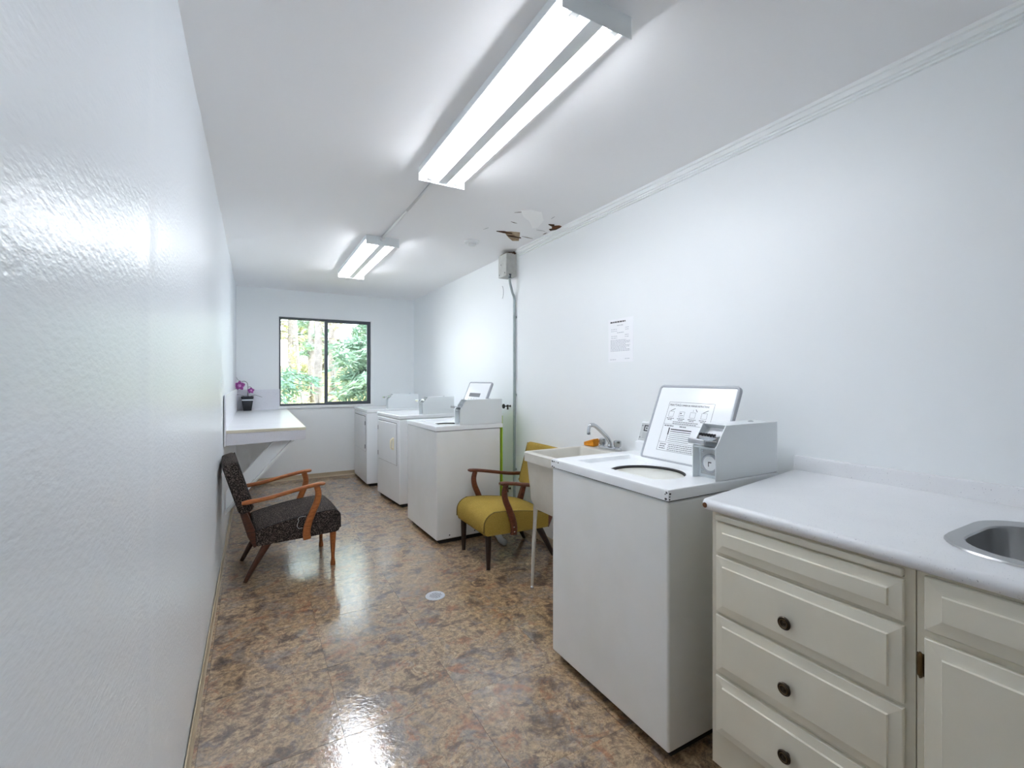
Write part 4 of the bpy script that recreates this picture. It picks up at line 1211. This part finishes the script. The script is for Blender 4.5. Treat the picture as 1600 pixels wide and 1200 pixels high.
# ------------------------------------------------------------------ outside: ground, trees, shrubs
M['bark'] = mat('grey_bark', lin(166, 158, 160), 0.9, var=(9, lin(136, 128, 130), 0.9), bump=(24, 0.6, 0.03))
M['branch'] = mat('dark_branch', lin(150, 138, 134), 0.9)
M['needle'] = mat('conifer_green', lin(140, 172, 154), 0.7, var=(3, lin(176, 196, 172), 0.8))
M['needle_dark'] = mat('deep_green', lin(128, 166, 150), 0.7, var=(3, lin(160, 188, 160), 0.8))
M['yellow_leaf'] = mat('yellow_green_leaf', lin(214, 212, 172), 0.7, var=(3, lin(186, 198, 164), 0.8))
M['dry'] = mat('dry_grass', lin(206, 188, 138), 0.9, var=(4, lin(170, 168, 104), 0.9))
bm = B()
rows = []
for j in range(15):
    y = YB + 0.2 + j * 2.2
    rows.append([(-8 + i * 1.6, y, -0.35 + max(0, (y - 8.5)) * 0.085 + 0.10 * math.sin(i * 1.7 + j * 2.1)) for i in range(14)])
loft(bm, rows, cap=False, closed=False)
gr = struct(obj('ground', bm, 'dry', smooth=True))

def ground_z(y): return -0.35 + max(0, (y - 8.5)) * 0.085

def leaves(bm, n, pos_fn, size, flatz=0.5):
    for _ in range(n):
        c, d = pos_fn()
        s = size * random.uniform(0.5, 1.3)
        a = Vector((random.uniform(-1, 1), random.uniform(-1, 1), random.uniform(-flatz, flatz))).normalized()
        if d is not None: a = (d + a * 0.55).normalized()
        b = a.cross(Vector((random.uniform(-1, 1), random.uniform(-1, 1), random.uniform(-1, 1)))).normalized()
        vs = [bm.verts.new(c - b * s * 0.16), bm.verts.new(c + a * s), bm.verts.new(c + b * s * 0.16)]
        bm.faces.new(vs)

def tree(label, x, y, h, r, lean, boughs, leaf_m, leaf_n, leaf_s, spread, zlo, zhi, droop, name='tree', bend=0.0):
    gz = ground_z(y) - 0.1
    t = thing(name, label, 'tree', (x, y, gz))
    bm = B()
    pts = [(lean * k / 8 * h + bend * math.sin(PI * k / 8), 0, h * k / 8) for k in range(9)]
    tube(bm, pts, [r * (1.25 if k == 0 else 1.0 - 0.07 * k) for k in range(9)], 12)
    tr_ = obj('trunk', bm, 'bark', t, smooth=True)
    bb = B(); segs = []
    for k in range(boughs):
        z = zlo + (zhi - zlo) * (k + random.random()) / boughs
        a = random.uniform(0, 2 * PI); L_ = spread * random.uniform(0.5, 1.1)
        x0 = lean * z + bend * math.sin(PI * z / h)
        q = []
        for i in range(6):
            s = i / 5
            q.append(Vector((x0 + math.cos(a) * L_ * s, math.sin(a) * L_ * s, z + 0.10 * L_ * s - droop * L_ * s * s + random.uniform(-0.02, 0.02))))
        tube(bb, q, [max(0.004, r * 0.20 * (1 - 0.8 * i / 5)) for i in range(6)], 5)
        segs.append(q)
        for _ in range(3):
            i = random.randint(2, 4); d = Vector((random.uniform(-1, 1), random.uniform(-1, 1), random.uniform(-0.5, 0.5))).normalized() * L_ * 0.35
            tube(bb, [q[i], q[i] + d * 0.5 + Vector((0, 0, 0.01)), q[i] + d], [r * 0.07, r * 0.05, r * 0.02], 4)
            segs.append([q[i] + d * (j / 5) for j in range(6)])
    o = obj('branches', bb, 'branch', t)
    if leaf_n:
        def pf():
            q = random.choice(segs); i = random.randint(0, 4); f = random.random()
            c = q[i].lerp(q[i + 1], f)
            return c + Vector((random.gauss(0, 0.05), random.gauss(0, 0.05), random.gauss(-0.02, 0.05))), (q[i + 1] - q[i]).normalized()
        bm = B(); leaves(bm, leaf_n, pf, leaf_s)
        f = obj('foliage', bm, leaf_m, t); f['kind'] = 'stuff'
    return t

tree('low branching conifer crossing the lower left window pane', 0.15, 10.3, 2.3, 0.05, 0.0, 26, 'needle_dark', 5200, 0.12, 0.95, 0.75, 1.75, 0.25)
tree('bushy blue-green conifer filling the right window pane', 2.32, 10.7, 3.0, 0.05, 0.0, 64, 'needle', 15000, 0.15, 1.0, 0.85, 2.45, 0.30)
tree('tall grey tree trunk seen in the left window pane beside the mullion', 1.40, 12.6, 8.0, 0.105, 0.004, 14, 'yellow_leaf', 400, 0.10, 0.7, 2.2, 6.5, 0.25)
tree('thin slanting bare tree in the left window pane', 1.27, 15.2, 6.5, 0.055, -0.075, 16, None, 0, 0.1, 0.7, 1.8, 6.0, 0.0)
tree('second grey trunk with green ivy-like growth, left of the tall trunk', 1.72, 17.4, 9.0, 0.12, -0.002, 30, 'needle', 5200, 0.13, 0.6, 1.8, 7.5, 0.2)
tree('grey trunk behind the right window pane with broken branches', 2.84, 20.3, 9.0, 0.19, 0.0, 16, 'yellow_leaf', 900, 0.12, 1.2, 2.5, 8.0, 0.2)
tree('distant pale green tree behind the slanting tree', 1.6, 26.0, 9.0, 0.16, 0.0, 46, 'yellow_leaf', 9000, 0.20, 1.9, 1.6, 8.0, 0.1)
tree('distant dark green conifer behind the right window pane', 5.6, 26.0, 10.0, 0.16, 0.0, 60, 'needle_dark', 12000, 0.22, 1.8, 1.0, 9.0, 0.3)

tree('far pale tree closing the view at the left window edge', -0.6, 32.0, 12.0, 0.2, 0.0, 60, 'yellow_leaf', 12000, 0.34, 2.0, 1.2, 11.0, 0.1)
tree('far blue-green conifer closing the view between the window panes', 3.9, 32.0, 12.0, 0.2, 0.0, 70, 'needle', 14000, 0.34, 2.0, 1.2, 11.5, 0.2)
tree('far blue-green conifer closing the view at the right window edge', 9.0, 37.5, 13.0, 0.2, 0.0, 70, 'needle', 14000, 0.34, 2.0, 1.2, 11.5, 0.2)

def shrub(label, x, y, rx, rz, m, n, s):
    gz = ground_z(y)
    t = thing('shrub', label, 'shrub', (x, y, gz - 0.02))
    bm = B(); segs = []
    for _ in range(18):
        a = random.uniform(0, 2 * PI); L_ = random.uniform(0.5, 1.0)
        e = Vector((math.cos(a) * rx * L_, math.sin(a) * rx * L_ * 0.6, rz * random.uniform(0.6, 1.05)))
        tube(bm, [(0, 0, 0), e * 0.5 + Vector((0, 0, 0.06)), e], [0.012, 0.008, 0.003], 5); segs.append(e)
    obj('stems', bm, 'branch', t)
    def pf():
        e = random.choice(segs); f = random.uniform(0.25, 1.05)
        return e * f + Vector((random.gauss(0, 0.10), random.gauss(0, 0.10), random.gauss(0.02, 0.08))), None
    bm = B(); leaves(bm, n, pf, s, 1.0)
    f = obj('foliage', bm, m, t); f['kind'] = 'stuff'
shrub('yellow-green shrub at the foot of the tall trunk, left window pane', 0.56, 8.7, 0.48, 1.25, 'yellow_leaf', 3600, 0.075)
shrub('straw-coloured dry bush at the lower right of the window view', 1.86, 8.7, 0.48, 1.12, 'dry', 2600, 0.085)
shrub('pale yellow bush standing farther back between the trunks', 2.1, 22.6, 1.0, 1.7, 'yellow_leaf', 4200, 0.13)
